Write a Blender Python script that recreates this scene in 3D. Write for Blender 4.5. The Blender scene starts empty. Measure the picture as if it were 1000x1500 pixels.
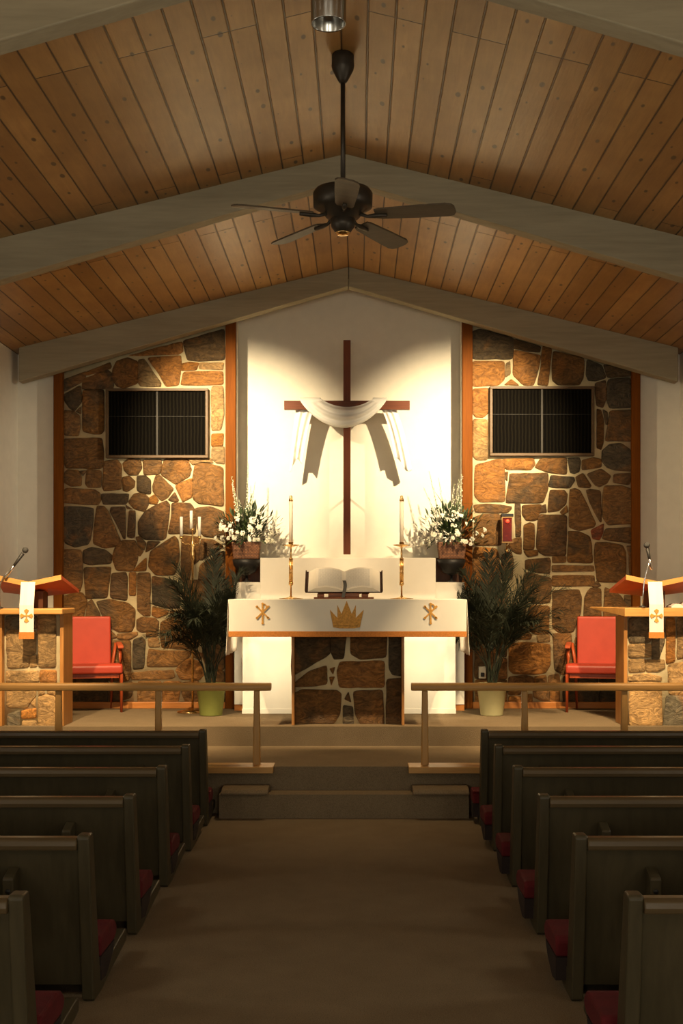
import bpy, math, random
from mathutils import Vector, Matrix
random.seed(11)
PI = math.pi
C = bpy.context.scene.collection
F = 1765.0; CX, CZ = 0.10, 1.71; VX, VY = 525.0, 866.0
def W(px, py, D):
    "point of the place seen at that pixel of the 1000x1500 frame, at distance D"
    return Vector(((px-VX)*D/F+CX, D, CZ-(py-VY)*D/F))

# ------------------------------------------------------------------ materials
def new_mat(name):
    m = bpy.data.materials.new(name); m.use_nodes = True
    nt = m.node_tree
    return m, nt, nt.nodes['Principled BSDF']
def nd(nt, kind, **kw):
    n = nt.nodes.new(kind)
    for k, v in kw.items(): setattr(n, k, v)
    return n
def ramp(nt, fac, stops):
    r = nd(nt, 'ShaderNodeValToRGB'); el = r.color_ramp.elements
    while len(el) < len(stops): el.new(0.5)
    for e, (p, c) in zip(el, stops): e.position = p; e.color = (c[0], c[1], c[2], 1)
    nt.links.new(fac, r.inputs['Fac']); return r.outputs['Color']
def coords(nt, scale=(1,1,1), rot=(0,0,0)):
    tc = nd(nt, 'ShaderNodeTexCoord'); mp = nd(nt, 'ShaderNodeMapping')
    mp.inputs['Scale'].default_value = scale; mp.inputs['Rotation'].default_value = rot
    nt.links.new(tc.outputs['Object'], mp.inputs['Vector']); return mp.outputs['Vector']
def noise(nt, vec, scale, detail=4, rough=.55, dist=0):
    n = nd(nt, 'ShaderNodeTexNoise'); n.inputs['Scale'].default_value = scale
    n.inputs['Detail'].default_value = detail; n.inputs['Roughness'].default_value = rough
    n.inputs['Distortion'].default_value = dist
    nt.links.new(vec, n.inputs['Vector']); return n.outputs['Fac']
def bump(nt, b, h, strength=.3, dist=.01, prev=None):
    bp = nd(nt, 'ShaderNodeBump'); bp.inputs['Strength'].default_value = strength; bp.inputs['Distance'].default_value = dist
    nt.links.new(h, bp.inputs['Height'])
    if prev: nt.links.new(prev, bp.inputs['Normal'])
    nt.links.new(bp.outputs['Normal'], b.inputs['Normal']); return bp.outputs['Normal']
def mixc(nt, fac, a, b, mode='MIX'):
    m = nd(nt, 'ShaderNodeMix', data_type='RGBA', blend_type=mode)
    for s, v in ((m.inputs[0], fac), (m.inputs[6], a), (m.inputs[7], b)):
        if isinstance(v, (int, float)): s.default_value = v
        elif isinstance(v, tuple): s.default_value = (v[0], v[1], v[2], 1)
        else: nt.links.new(v, s)
    return m.outputs[2]
def plain(name, c, rough=.6, metal=0, var=.12, nscale=9, bmp=0, bscale=60, trans=0, sheen=0, sub=0, spec=.3):
    m, nt, b = new_mat(name)
    v = coords(nt)
    f = noise(nt, v, nscale)
    lo = tuple(x*(1-var) for x in c); hi = tuple(min(1, x*(1+var)) for x in c)
    nt.links.new(ramp(nt, f, [(.3, lo), (.7, hi)]), b.inputs['Base Color'])
    b.inputs['Roughness'].default_value = rough; b.inputs['Metallic'].default_value = metal
    b.inputs['Transmission Weight'].default_value = trans
    b.inputs['Specular IOR Level'].default_value = spec
    if sheen: b.inputs['Sheen Weight'].default_value = sheen
    if bmp: bump(nt, b, noise(nt, v, bscale), bmp, .01)
    return m
def wood(name, c1, c2, axis='Z', rough=.45, grain=14, bmp=.12, dark=None):
    m, nt, b = new_mat(name)
    s = {'X': (.08,1,1), 'Y': (1,.08,1), 'Z': (1,1,.08)}[axis]
    v = coords(nt, s)
    f = noise(nt, v, grain, 5, .6, .6)
    col = ramp(nt, f, [(.28, c1), (.72, c2)])
    f2 = noise(nt, v, grain*5, 3)
    col = mixc(nt, .25, col, ramp(nt, f2, [(.3, tuple(x*.6 for x in c1)), (.7, c2)]))
    nt.links.new(col, b.inputs['Base Color']); b.inputs['Roughness'].default_value = rough
    b.inputs['Specular IOR Level'].default_value = .25
    bump(nt, b, f2, bmp, .004)
    return m
M = {}
def matte(m, v): m.node_tree.nodes['Principled BSDF'].inputs['Specular IOR Level'].default_value = v; return m
M['wall'] = plain('cream_plaster', (.70,.66,.56), .85, var=.03, bmp=.08, bscale=90)
M['white'] = plain('white_painted_wood', (.80,.77,.68), .6, var=.02)
M['beam_X'] = wood('grey_weathered_beam', (.26,.222,.145), (.37,.32,.215), 'X', .7, 7, .15)
M['trim_wood'] = matte(wood('red_brown_trim_wood', (.105,.029,.003), (.175,.053,.005), 'Z', .6), .06)
M['base_wood'] = wood('orange_brown_baseboard', (.36,.13,.03), (.50,.20,.05), 'X', .4)
M['panel_wood'] = wood('dark_red_brown_panel', (.075,.026,.010), (.12,.045,.016), 'Z', .5)
M['blond'] = wood('blond_oak_rail', (.40,.21,.058), (.54,.30,.095), 'X', .35)
M['blondZ'] = wood('blond_oak_post', (.36,.19,.05), (.48,.265,.08), 'Z', .35)
M['oak'] = wood('orange_oak', (.45,.21,.055), (.60,.32,.10), 'X', .35)
M['oakZ'] = wood('orange_oak_board', (.36,.15,.035), (.50,.24,.07), 'Z', .4)
M['cross'] = wood('cherry_cross_wood', (.11,.026,.007), (.18,.045,.012), 'Z', .5)
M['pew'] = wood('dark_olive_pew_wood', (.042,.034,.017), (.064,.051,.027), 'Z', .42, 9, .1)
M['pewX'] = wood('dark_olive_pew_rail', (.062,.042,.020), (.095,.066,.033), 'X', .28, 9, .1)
M['red_vinyl'] = plain('red_vinyl', (.38,.045,.022), .45, var=.06, bmp=.05)
M['red_cushion'] = plain('dark_red_pew_fabric', (.085,.004,.006), .85, var=.2, bmp=.2, bscale=300)
M['redwood'] = wood('red_chair_wood', (.30,.05,.015), (.42,.08,.022), 'Z', .3)
M['under_red'] = plain('red_lacquered_underside', (.38,.07,.022), .5, var=.1)
M['cloth'] = plain('white_altar_linen', (.72,.69,.60), .9, var=.02, bmp=.15, bscale=260)
M['gauze'] = plain('white_gauze', (.80,.78,.72), .9, var=.03, bmp=.1, bscale=200)
M['gold'] = plain('gold_embroidery', (.52,.27,.055), .6, var=.25, nscale=60, bmp=.3, bscale=200)
M['orange_band'] = plain('orange_gold_fringe', (.52,.19,.035), .7, var=.15, nscale=80, bmp=.3, bscale=300)
M['dull_brass'] = plain('dull_brass', (.35,.20,.08), .45, .8, var=.1)
M['brass'] = plain('polished_brass', (.78,.50,.20), .25, 1, var=.08)
M['chrome'] = plain('chrome', (.75,.76,.78), .18, 1, var=.03)
M['steel'] = plain('brushed_steel', (.42,.42,.40), .22, 1, var=.05)
M['black'] = plain('black_metal', (.015,.014,.013), .45, var=.2)
M['fan'] = plain('dark_bronze_fan', (.045,.036,.026), .4, .4, var=.2)
M['blade'] = wood('dark_brown_fan_blade', (.07,.052,.032), (.11,.08,.05), 'X', .5)
M['grille'] = None
M['wax'] = plain('white_candle_wax', (.85,.80,.68), .5, var=.02)
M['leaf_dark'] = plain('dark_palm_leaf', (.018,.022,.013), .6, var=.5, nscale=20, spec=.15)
M['leaf'] = plain('green_leaf', (.10,.15,.035), .5, var=.4, nscale=20)
M['leaf2'] = plain('dark_green_leaf', (.045,.065,.028), .5, var=.4, nscale=20)
M['petal'] = plain('white_petal', (.80,.77,.62), .7, var=.08, nscale=40)
M['green_pot'] = plain('green_glazed_pot', (.24,.27,.07), .35, var=.06)
M['tan_pot'] = plain('pale_green_glazed_pot', (.47,.45,.25), .35, var=.05)
M['soil'] = plain('dark_soil', (.03,.022,.015), .95, var=.3)
M['page'] = None
M['cover'] = plain('dark_leather_cover', (.035,.014,.008), .5, var=.2)
M['stem'] = plain('brown_plant_stem', (.14,.11,.07), .7, var=.3)
M['paper'] = plain('white_paper', (.80,.76,.66), .8, var=.02)
M['redglass'] = None
M['outlet'] = plain('ivory_plastic', (.5,.45,.35), .4, var=.02)
def mk_special():
    # carpet
    m, nt, b = new_mat('brown_carpet'); v = coords(nt)
    f = noise(nt, v, 5, 5, .6); g = noise(nt, v, 180, 2, .6)
    col = ramp(nt, f, [(.3, (.160,.119,.070)), (.7, (.205,.153,.092))])
    col = mixc(nt, .5, col, ramp(nt, g, [(.3, (.09,.066,.038)), (.7, (.26,.195,.118))]))
    nt.links.new(col, b.inputs['Base Color']); b.inputs['Roughness'].default_value = .95
    b.inputs['Specular IOR Level'].default_value = .08
    bump(nt, b, g, .5, .01); M['carpet'] = m
    # plank ceiling
    m, nt, b = new_mat('knotty_plank_ceiling')
    tc = nd(nt, 'ShaderNodeTexCoord'); sx = nd(nt, 'ShaderNodeSeparateXYZ'); cb = nd(nt, 'ShaderNodeCombineXYZ')
    nt.links.new(tc.outputs['Object'], sx.inputs[0])
    nt.links.new(sx.outputs['Y'], cb.inputs['X']); nt.links.new(sx.outputs['X'], cb.inputs['Y'])
    def brick(mort, smooth=.1):
        bk = nd(nt, 'ShaderNodeTexBrick'); bk.offset = .37; bk.offset_frequency = 3
        bk.inputs['Scale'].default_value = 1; bk.inputs['Mortar Size'].default_value = mort
        bk.inputs['Mortar Smooth'].default_value = smooth
        bk.inputs['Brick Width'].default_value = 3.3; bk.inputs['Row Height'].default_value = .152
        nt.links.new(cb.outputs[0], bk.inputs['Vector']); return bk
    bk = brick(.0035)
    bk.inputs['Color1'].default_value = (.35,.185,.055,1); bk.inputs['Color2'].default_value = (.49,.28,.095,1)
    bk.inputs['Mortar'].default_value = (.035,.016,.006,1)
    mp = nd(nt, 'ShaderNodeMapping'); mp.inputs['Scale'].default_value = (9,.9,9)
    nt.links.new(tc.outputs['Object'], mp.inputs['Vector'])
    g = noise(nt, mp.outputs[0], 2.2, 5, .6, 1.2)
    col = mixc(nt, .55, bk.outputs['Color'], ramp(nt, g, [(.3, (.62,.55,.5)), (.7, (1,1,1))]), 'MULTIPLY')
    # cloudy tone over several boards
    g2 = noise(nt, tc.outputs['Object'], 2.5, 3)
    col = mixc(nt, .6, col, ramp(nt, g2, [(.35, (.66,.58,.50)), (.65, (1.0,1.0,1.0))]), 'MULTIPLY')
    vo = nd(nt, 'ShaderNodeTexVoronoi'); mp2 = nd(nt, 'ShaderNodeMapping'); mp2.inputs['Scale'].default_value = (6.6,2.9,1)
    mp2.inputs['Location'].default_value = (.3,.17,0)
    nt.links.new(tc.outputs['Object'], mp2.inputs['Vector']); nt.links.new(mp2.outputs[0], vo.inputs['Vector'])
    vo.inputs['Scale'].default_value = 1; vo.voronoi_dimensions = '2D'
    rs = nd(nt, 'ShaderNodeSeparateColor'); nt.links.new(vo.outputs['Color'], rs.inputs[0])
    sz = nd(nt, 'ShaderNodeMath', operation='MULTIPLY_ADD'); nt.links.new(rs.outputs[0], sz.inputs[0]); sz.inputs[1].default_value = .17; sz.inputs[2].default_value = -.055
    df = nd(nt, 'ShaderNodeMath', operation='SUBTRACT'); nt.links.new(sz.outputs[0], df.inputs[0]); nt.links.new(vo.outputs['Distance'], df.inputs[1])
    kn = nd(nt, 'ShaderNodeMapRange'); kn.inputs['From Min'].default_value = -.012; kn.inputs['From Max'].default_value = .03
    kn.inputs['To Min'].default_value = 0; kn.inputs['To Max'].default_value = .9
    nt.links.new(df.outputs[0], kn.inputs['Value'])
    col = mixc(nt, kn.outputs[0], col, (.06,.032,.015))
    col = mixc(nt, bk.outputs['Fac'], col, (.035,.016,.006))
    nt.links.new(col, b.inputs['Base Color']); b.inputs['Roughness'].default_value = .38
    inv = nd(nt, 'ShaderNodeMath', operation='SUBTRACT'); inv.inputs[0].default_value = 1
    bk2 = brick(.008, .6)
    nt.links.new(bk2.outputs['Fac'], inv.inputs[1])
    n1 = bump(nt, b, inv.outputs[0], .8, .012)
    bump(nt, b, noise(nt, mp.outputs[0], 7, 3), .12, .01, n1)
    M['ceiling'] = m
    # field stone, tone carried per stone
    def stone(name, light=1.0):
        m, nt, b = new_mat(name); v = coords(nt)
        at = nd(nt, 'ShaderNodeVertexColor'); at.layer_name = 'tone'
        f1 = noise(nt, v, 2.6, 4, .6, .5); f2 = noise(nt, coords(nt, (1,1,1.8), (.3,.2,.5)), 7, 8, .72, 3.0); f3 = noise(nt, v, 40, 4)
        col = mixc(nt, ramp(nt, f1, [(.52,(0,0,0)),(.68,(.75,.75,.75))]), at.outputs['Color'], (.055*light,.042*light,.025*light))
        f4 = noise(nt, coords(nt, (1,1,1), (.4,.2,.9)), 3.3, 3, .6, .8)
        col = mixc(nt, ramp(nt, f4, [(.53,(0,0,0)),(.72,(.6,.6,.6))]), col, (.27*light,.115*light,.028*light))
        col = mixc(nt, .75, col, ramp(nt, f2, [(.36,(.32,.28,.25)),(.5,(.95,.92,.88)),(.64,(1.75,1.65,1.5))]), 'MULTIPLY')
        nt.links.new(col, b.inputs['Base Color']); b.inputs['Roughness'].default_value = .45; b.inputs['Specular IOR Level'].default_value = .28
        n1 = bump(nt, b, f2, .7, .035); bump(nt, b, f3, .4, .008, n1)
        return m
    M['stone'] = stone('brown_field_stone'); M['stone_lamplit'] = stone('lamplit_field_stone', 1.5)  # lectern copy of the stone, lightened with lamp light put into its colour
    M['mortar'] = plain('sand_mortar', (.64,.54,.32), .9, var=.12, bmp=.4, bscale=70)
    # speaker grille cloth
    m, nt, b = new_mat('black_speaker_cloth'); v = coords(nt)
    w = nd(nt, 'ShaderNodeTexWave'); w.inputs['Scale'].default_value = 9; w.inputs['Distortion'].default_value = 1.5
    w.inputs['Detail'].default_value = 2
    nt.links.new(v, w.inputs['Vector'])
    nt.links.new(ramp(nt, w.outputs['Fac'], [(.4,(.003,.0025,.002)),(.9,(.007,.006,.004))]), b.inputs['Base Color'])
    b.inputs['Roughness'].default_value = .9; b.inputs['Specular IOR Level'].default_value = .02
    M['grille'] = m
    # printed page
    m, nt, b = new_mat('printed_bible_page'); tc = nd(nt, 'ShaderNodeTexCoord')
    bk = nd(nt, 'ShaderNodeTexBrick'); bk.inputs['Scale'].default_value = 1
    bk.inputs['Brick Width'].default_value = .03; bk.inputs['Row Height'].default_value = .006; bk.inputs['Mortar Size'].default_value = .0018
    bk.inputs['Color1'].default_value = (.30,.29,.27,1); bk.inputs['Color2'].default_value = (.42,.41,.38,1); bk.inputs['Mortar'].default_value = (.80,.78,.70,1)
    sx = nd(nt, 'ShaderNodeSeparateXYZ'); cb = nd(nt, 'ShaderNodeCombineXYZ')
    nt.links.new(tc.outputs['Object'], sx.inputs[0]); nt.links.new(sx.outputs['X'], cb.inputs['X']); nt.links.new(sx.outputs['Z'], cb.inputs['Y'])
    nt.links.new(cb.outputs[0], bk.inputs['Vector'])
    nt.links.new(mixc(nt, .7, (.70,.68,.62), bk.outputs['Color']), b.inputs['Base Color']); b.inputs['Roughness'].default_value = .8
    M['page'] = m
    m, nt, b = new_mat('red_glass');     nt.links.new(ramp(nt, noise(nt, coords(nt), 30), [(.3,(.16,.010,.006)),(.7,(.26,.018,.010))]), b.inputs['Base Color'])
    b.inputs['Roughness'].default_value = .12; b.inputs['Transmission Weight'].default_value = .45; M['redglass'] = m
    m, nt, b = new_mat('lamp_flame'); b.inputs['Base Color'].default_value = (.8,.1,.04,1)
    b.inputs['Emission Color'].default_value = (1,.05,.03,1); b.inputs['Emission Strength'].default_value = .3; M['flame'] = m
    # wicker
    m, nt, b = new_mat('brown_wicker'); v = coords(nt)
    ck = nd(nt, 'ShaderNodeTexBrick'); ck.inputs['Scale'].default_value = 1; ck.inputs['Brick Width'].default_value = .03
    ck.inputs['Row Height'].default_value = .014; ck.inputs['Mortar Size'].default_value = .002
    ck.inputs['Color1'].default_value = (.16,.06,.02,1); ck.inputs['Color2'].default_value = (.25,.10,.035,1); ck.inputs['Mortar'].default_value = (.05,.02,.01,1)
    sx = nd(nt, 'ShaderNodeSeparateXYZ'); cb = nd(nt, 'ShaderNodeCombineXYZ'); nt.links.new(v, sx.inputs[0])
    nt.links.new(sx.outputs['X'], cb.inputs['X']); nt.links.new(sx.outputs['Z'], cb.inputs['Y']); nt.links.new(cb.outputs[0], ck.inputs['Vector'])
    nt.links.new(ck.outputs['Color'], b.inputs['Base Color']); b.inputs['Roughness'].default_value = .6
    bump(nt, b, ck.outputs['Fac'], -.5, .01); M['wicker'] = m
mk_special()

# ------------------------------------------------------------------ mesh helpers
class MB:
    def __init__(s): s.v = []; s.f = []; s.mi = []; s.col = {}
    def add(s, vs, fs, mi=0, tone=None):
        o = len(s.v); s.v += [tuple(p) for p in vs]
        for f in fs:
            if tone is not None: s.col[len(s.f)] = tone
            s.f.append([i+o for i in f]); s.mi.append(mi)
        return s
    def box(s, x0, x1, y0, y1, z0, z1, mi=0):
        x0, x1 = sorted((x0, x1)); y0, y1 = sorted((y0, y1)); z0, z1 = sorted((z0, z1))
        vs = [(x,y,z) for z in (z0,z1) for y in (y0,y1) for x in (x0,x1)]
        return s.add(vs, [(0,2,3,1),(4,5,7,6),(0,1,5,4),(2,6,7,3),(0,4,6,2),(1,3,7,5)], mi)
    def prism(s, poly, a, b, axis='Y', mi=0, tone=None):
        "poly: 2D points; extruded from a to b along axis. X:(y,z) Y:(x,z) Z:(x,y)"
        def P(p, t): return {'X': (t,p[0],p[1]), 'Y': (p[0],t,p[1]), 'Z': (p[0],p[1],t)}[axis]
        n = len(poly); ar = sum(poly[i][0]*poly[(i+1)%n][1]-poly[(i+1)%n][0]*poly[i][1] for i in range(n))
        if (ar < 0): poly = poly[::-1]
        a, b = sorted((a, b)); flip = axis == 'Y'
        vs = [P(p, a) for p in poly]+[P(p, b) for p in poly]
        fs = [list(range(n))[::-1], [n+i for i in range(n)]]+[(i, (i+1)%n, n+(i+1)%n, n+i) for i in range(n)]
        if flip: fs = [list(f)[::-1] for f in fs]
        return s.add(vs, fs, mi, tone)
    def tube(s, pts, r, seg=8, mi=0, cap=True):
        pts = [Vector(p) for p in pts]; n = len(pts)
        rs = r if isinstance(r, (list, tuple)) else [r]*n
        vs = []; fs = []; up = Vector((0,0,1))
        for i, p in enumerate(pts):
            t = (pts[min(i+1,n-1)]-pts[max(i-1,0)])
            if t.length < 1e-9: t = Vector((0,0,1))
            t.normalize()
            u = t.cross(up)
            if u.length < .05: u = t.cross(Vector((0,1,0)))
            u.normalize(); w = t.cross(u)
            for k in range(seg):
                a = 2*PI*k/seg; vs.append(p+(u*math.cos(a)+w*math.sin(a))*rs[i])
        for i in range(n-1):
            for k in range(seg):
                k2 = (k+1) % seg; fs.append((i*seg+k, (i+1)*seg+k, (i+1)*seg+k2, i*seg+k2))
        if cap: fs += [list(range(seg)), [(n-1)*seg+k for k in range(seg)][::-1]]
        return s.add(vs, fs, mi)
    def lathe(s, prof, c=(0,0,0), seg=24, mi=0):
        "prof [(r,z)...] bottom to top"
        vs = []; fs = []; n = len(prof)
        for r, z in prof:
            for k in range(seg):
                a = 2*PI*k/seg; vs.append((c[0]+r*math.cos(a), c[1]+r*math.sin(a), c[2]+z))
        for i in range(n-1):
            for k in range(seg):
                k2 = (k+1) % seg; fs.append((i*seg+k, i*seg+k2, (i+1)*seg+k2, (i+1)*seg+k))
        if prof[0][0] > 1e-4: fs.append(list(range(seg))[::-1])
        if prof[-1][0] > 1e-4: fs.append([(n-1)*seg+k for k in range(seg)])
        return s.add(vs, fs, mi)
    def grid(s, fn, nu, nv, mi=0):
        vs = [fn(i/nu, j/nv) for j in range(nv+1) for i in range(nu+1)]
        fs = [(j*(nu+1)+i, j*(nu+1)+i+1, (j+1)*(nu+1)+i+1, (j+1)*(nu+1)+i) for j in range(nv) for i in range(nu)]
        return s.add(vs, fs, mi)
    def build(s, name, mat, parent=None, smooth=False, bevel=0, solid=0, sub=0, segs=2):
        me = bpy.data.meshes.new(name); me.from_pydata(s.v, [], s.f)
        mats = mat if isinstance(mat, list) else [mat]
        for m in mats: me.materials.append(m)
        me.polygons.foreach_set('material_index', s.mi)
        me.polygons.foreach_set('use_smooth', [smooth]*len(s.f))
        if s.col:
            ca = me.color_attributes.new('tone', 'FLOAT_COLOR', 'CORNER')
            for p in me.polygons:
                c = s.col.get(p.index, (.3,.3,.3))
                for li in p.loop_indices: ca.data[li].color = (c[0], c[1], c[2], 1)
        me.update()
        o = bpy.data.objects.new(name, me); C.objects.link(o)
        if parent: o.parent = parent
        if solid:
            md = o.modifiers.new('solid', 'SOLIDIFY'); md.thickness = solid; md.offset = 0
        if sub:
            md = o.modifiers.new('sub', 'SUBSURF'); md.levels = sub; md.render_levels = sub
        if bevel:
            md = o.modifiers.new('bevel', 'BEVEL'); md.width = bevel; md.segments = segs; md.limit_method = 'ANGLE'
            md.harden_normals = False
        return o
def thing(name, label, cat, loc=(0,0,0), rz=0, group=None):
    o = bpy.data.objects.new(name, None); C.objects.link(o); o.empty_display_size = .1
    o.location = loc; o.rotation_euler = (0,0,rz); o['label'] = label; o['category'] = cat
    if group: o['group'] = group
    return o
def tag(o, label, cat, group=None, kind=None):
    o['label'] = label; o['category'] = cat
    if group: o['group'] = group
    if kind: o['kind'] = kind
    return o
def struct(o, label=None, cat=None):
    o['kind'] = 'structure'
    if label: o['label'] = label
    if cat: o['category'] = cat
    return o
def dup(root, loc, label, rz=None):
    r = root.copy(); C.objects.link(r); r.location = loc; r['label'] = label
    if rz is not None: r.rotation_euler = (0,0,rz)
    for ch in list(root.children):
        c = ch.copy(); C.objects.link(c); c.parent = r
        for g in list(ch.children):
            d = g.copy(); C.objects.link(d); d.parent = c
    return r
def shift(mb, p):
    mb.v = [(v[0]-p[0], v[1]-p[1], v[2]-p[2]) for v in mb.v]; return mb

# ------------------------------------------------------------------ the shell
HX = 3.35; SL = .245; ZR = 4.926; ZP = .53; Z1 = .18; Z2 = .36
DST = 12.18                       # stone wall plane
YB = -4.0
b = MB()
prof = [(YB,-.12),(YB,0),(9.065,0),(9.065,Z1),(9.28,Z1),(9.28,Z2),(10.50,Z2),(10.50,ZP),(12.9,ZP),(12.9,-.12)]
b.prism(prof, -.95, .93, 'X')
pro2 = [(YB,-.12),(YB,0),(9.28,0),(9.28,Z2),(10.50,Z2),(10.50,ZP),(12.9,ZP),(12.9,-.12)]
b.prism(pro2, -HX-.15, -.95, 'X'); b.prism(pro2, .93, HX+.15, 'X')
o = b.build('floor', M['carpet']); struct(o, 'brown carpeted nave floor rising by three steps to the chancel platform', 'floor')
b = MB()
for s in (-1, 1):
    e = 3.6
    b.prism([(0,ZR),(s*e,ZR-SL*e),(s*e,ZR-SL*e+.1),(0,ZR+.1)], YB, 13.0, 'Y')
o = b.build('ceiling', M['ceiling']); struct(o, 'sloping ceiling of knotty wooden boards meeting at the ridge', 'ceiling')
for s, nm in ((-1, 'wall_left'), (1, 'wall_right')):
    b = MB().box(s*HX, s*(HX+.15), YB, 12.9, -.1, 4.3); struct(b.build(nm, M['wall']))
# back wall of the nave behind the camera, with two daylight windows left open in it
b = MB()
for x0, x1, z0, z1 in ((-HX,-2.6,0,4.2),(-.8,.8,0,5),(2.6,HX,0,4.2),(-2.6,-.8,0,.9),(.8,2.6,0,.9),(-2.6,-.8,3.0,4.8),(.8,2.6,3.0,4.8)):
    b.box(x0, x1, YB-.15, YB, z0, z1)
struct(b.build('wall_back', M['wall']))
# plain wall beyond the stone panels (and shell behind them)
xl0, xl1 = W(78,0,12.15).x, W(345,0,12.15).x; xr0, xr1 = W(677,0,12.15).x, W(938,0,12.15).x
zn = W(0,817,DST).z
b = MB()
b.box(-HX, xl0+.05, 12.20, 12.35, ZP, 4.9); b.box(xr1-.05, HX, 12.20, 12.35, ZP, 4.9)
struct(b.build('wall_front', M['wall']))
# white niche behind the cross
nb = 12.42
b = MB(); b.box(xl1-.1, xr0+.1, nb, nb+.12, ZP, ZR+.05)
b.box(xl1-.06, xl1, 12.14, nb, zn, ZR); b.box(xr0, xr0+.06, 12.14, nb, zn, ZR)
b.box(xl1, xr0, 12.24, nb, zn-.05, zn)
struct(b.build('wall_front', M['wall']), 'pale wall niche behind the hanging cross', 'wall')
b = MB().box(xl1, xr0, 12.20, 12.24, ZP, zn)
struct(b.build('wall_front', M['panel_wood']), 'dark red-brown wood panel under the white niche', 'wall')
# rafters
def beam(D, label, zb=4.735, w=.14, e=HX):
    t = thing('ceiling_beam', label, 'beam', (0, D, 0), group='grey roof beams')
    for s in (-1, 1):
        m = MB().prism([(s*.002,zb),(s*e,zb-.29*e),(s*e,ZR-SL*e+.005),(s*.002,ZR+.004)], 0, w, 'Y')
        m.build('rafter', M['beam_X'], t, bevel=.008)
    return t
beam(11.95, 'grey wooden roof beam across the top of the stone wall and cross', e=3.27)
beam(8.86, 'grey wooden roof beam crossing just behind the ceiling fan')
beam(5.62, 'nearest grey roof beam, cut off by the upper corners of the view')
beam(2.4, 'grey roof beam overhead')
bpy.data.objects.remove(bpy.data.objects['ceiling_beam.003'].children[0]); bpy.data.objects.remove(bpy.data.objects['ceiling_beam.003'].children[0]); bpy.data.objects.remove(bpy.data.objects['ceiling_beam.003'])
# trims
for i, (p0, p1) in enumerate(((78,91),(330,345),(677,692),(926,938))):
    x0, x1 = W(p0,0,12.10).x, W(p1,0,12.10).x
    b = MB().box(x0, x1, 12.10, 12.20, ZP, 4.75-.26*abs((x0+x1)/2))
    struct(b.build('trim_%d' % (i+1), M['trim_wood'], bevel=.006))
for i, (a, c) in enumerate(((W(91,0,12.14).x, W(330,0,12.14).x), (W(692,0,12.14).x, W(926,0,12.14).x))):
    b = MB().box(a, c, 12.12, 12.17, ZP, ZP+.065)
    struct(b.build('baseboard_' + ('left', 'right')[i], M['base_wood'], bevel=.005))

# ------------------------------------------------------------------ field stone
TONE = {'b': (.155,.078,.024), 'd': (.066,.046,.024), 'o': (.235,.105,.026), 't': (.24,.155,.068), 'r': (.19,.045,.015), 'm': (.112,.059,.021), 'g': (.09,.075,.048)}
def chaikin(p, q=.16):
    out = []
    n = len(p)
    for i in range(n):
        a, b_, c = Vector(p[i-1]), Vector(p[i]), Vector(p[(i+1) % n])
        d1 = (a-b_); d2 = (c-b_)
        c1 = min(q*d1.length, .03)/max(d1.length, 1e-6); c2 = min(q*d2.length, .03)/max(d2.length, 1e-6)
        A = b_+d1*c1; B_ = b_+d2*c2; mid = (A+B_+b_*2)/4
        out += [A, mid, B_]
    # extra points on long edges with a little wobble
    res = []
    n = len(out)
    for i in range(n):
        a, c = out[i], out[(i+1) % n]; res.append(a)
        L = (c-a).length
        if L > .08:
            k = int(L/.06); nrm = Vector((-(c-a).y, (c-a).x)).normalized()
            for j in range(1, k): res.append(a.lerp(c, j/k)+nrm*random.uniform(-.0035,.0035))
    return res
def stones(mb, tile, polys, D, mi=1, th=.018, grow=1.0, gain=1.0):
    x0, y0, sc = tile
    for t, poly in polys:
        pts = [W(x0+x/sc, y0+y/sc, D) for x, y in poly]
        p2 = [Vector((p.x, p.z)) for p in pts]
        ar = sum(p2[i].x*p2[(i+1)%len(p2)].y-p2[(i+1)%len(p2)].x*p2[i].y for i in range(len(p2)))
        if ar > 0: p2 = p2[::-1]
        r = chaikin(p2); c = sum(r, Vector((0,0)))/len(r); n = len(r)
        R = sum((q-c).length for q in r)/n
        bt = TONE[t]; k = random.uniform(.85,1.15)*gain*1.1; hue = random.uniform(-.012,.012)
        tone = (bt[0]*k+hue, bt[1]*k, max(.01, bt[2]*k-hue*.5)); h = th*random.uniform(.75,1.2)
        def ring(ins, y):
            f = max(.3, 1-ins/R); return [(c.x+(q.x-c.x)*f, y, c.y+(q.y-c.y)*f) for q in r]
        vs = ring(-.014*grow, D+.004)+ring(-.011, D-h*.5)+ring(-.004, D-h*.92)+ring(min(.03, R*.4), D-h*1.0)+[(c.x, D-h*1.02, c.y)]
        fs = []
        for k_ in range(3):
            for i in range(n):
                j = (i+1) % n; fs.append((k_*n+i, k_*n+j, (k_+1)*n+j, (k_+1)*n+i))
        for i in range(n): fs.append((3*n+i, 3*n+(i+1) % n, 4*n))
        mb.add(vs, fs, mi, tone)
S = 7.692
tA, tB, tC, tD, tE, tF = (80,480,S), (200,480,S), (80,660,S), (200,660,S), (80,850,S), (200,850,S)
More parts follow.
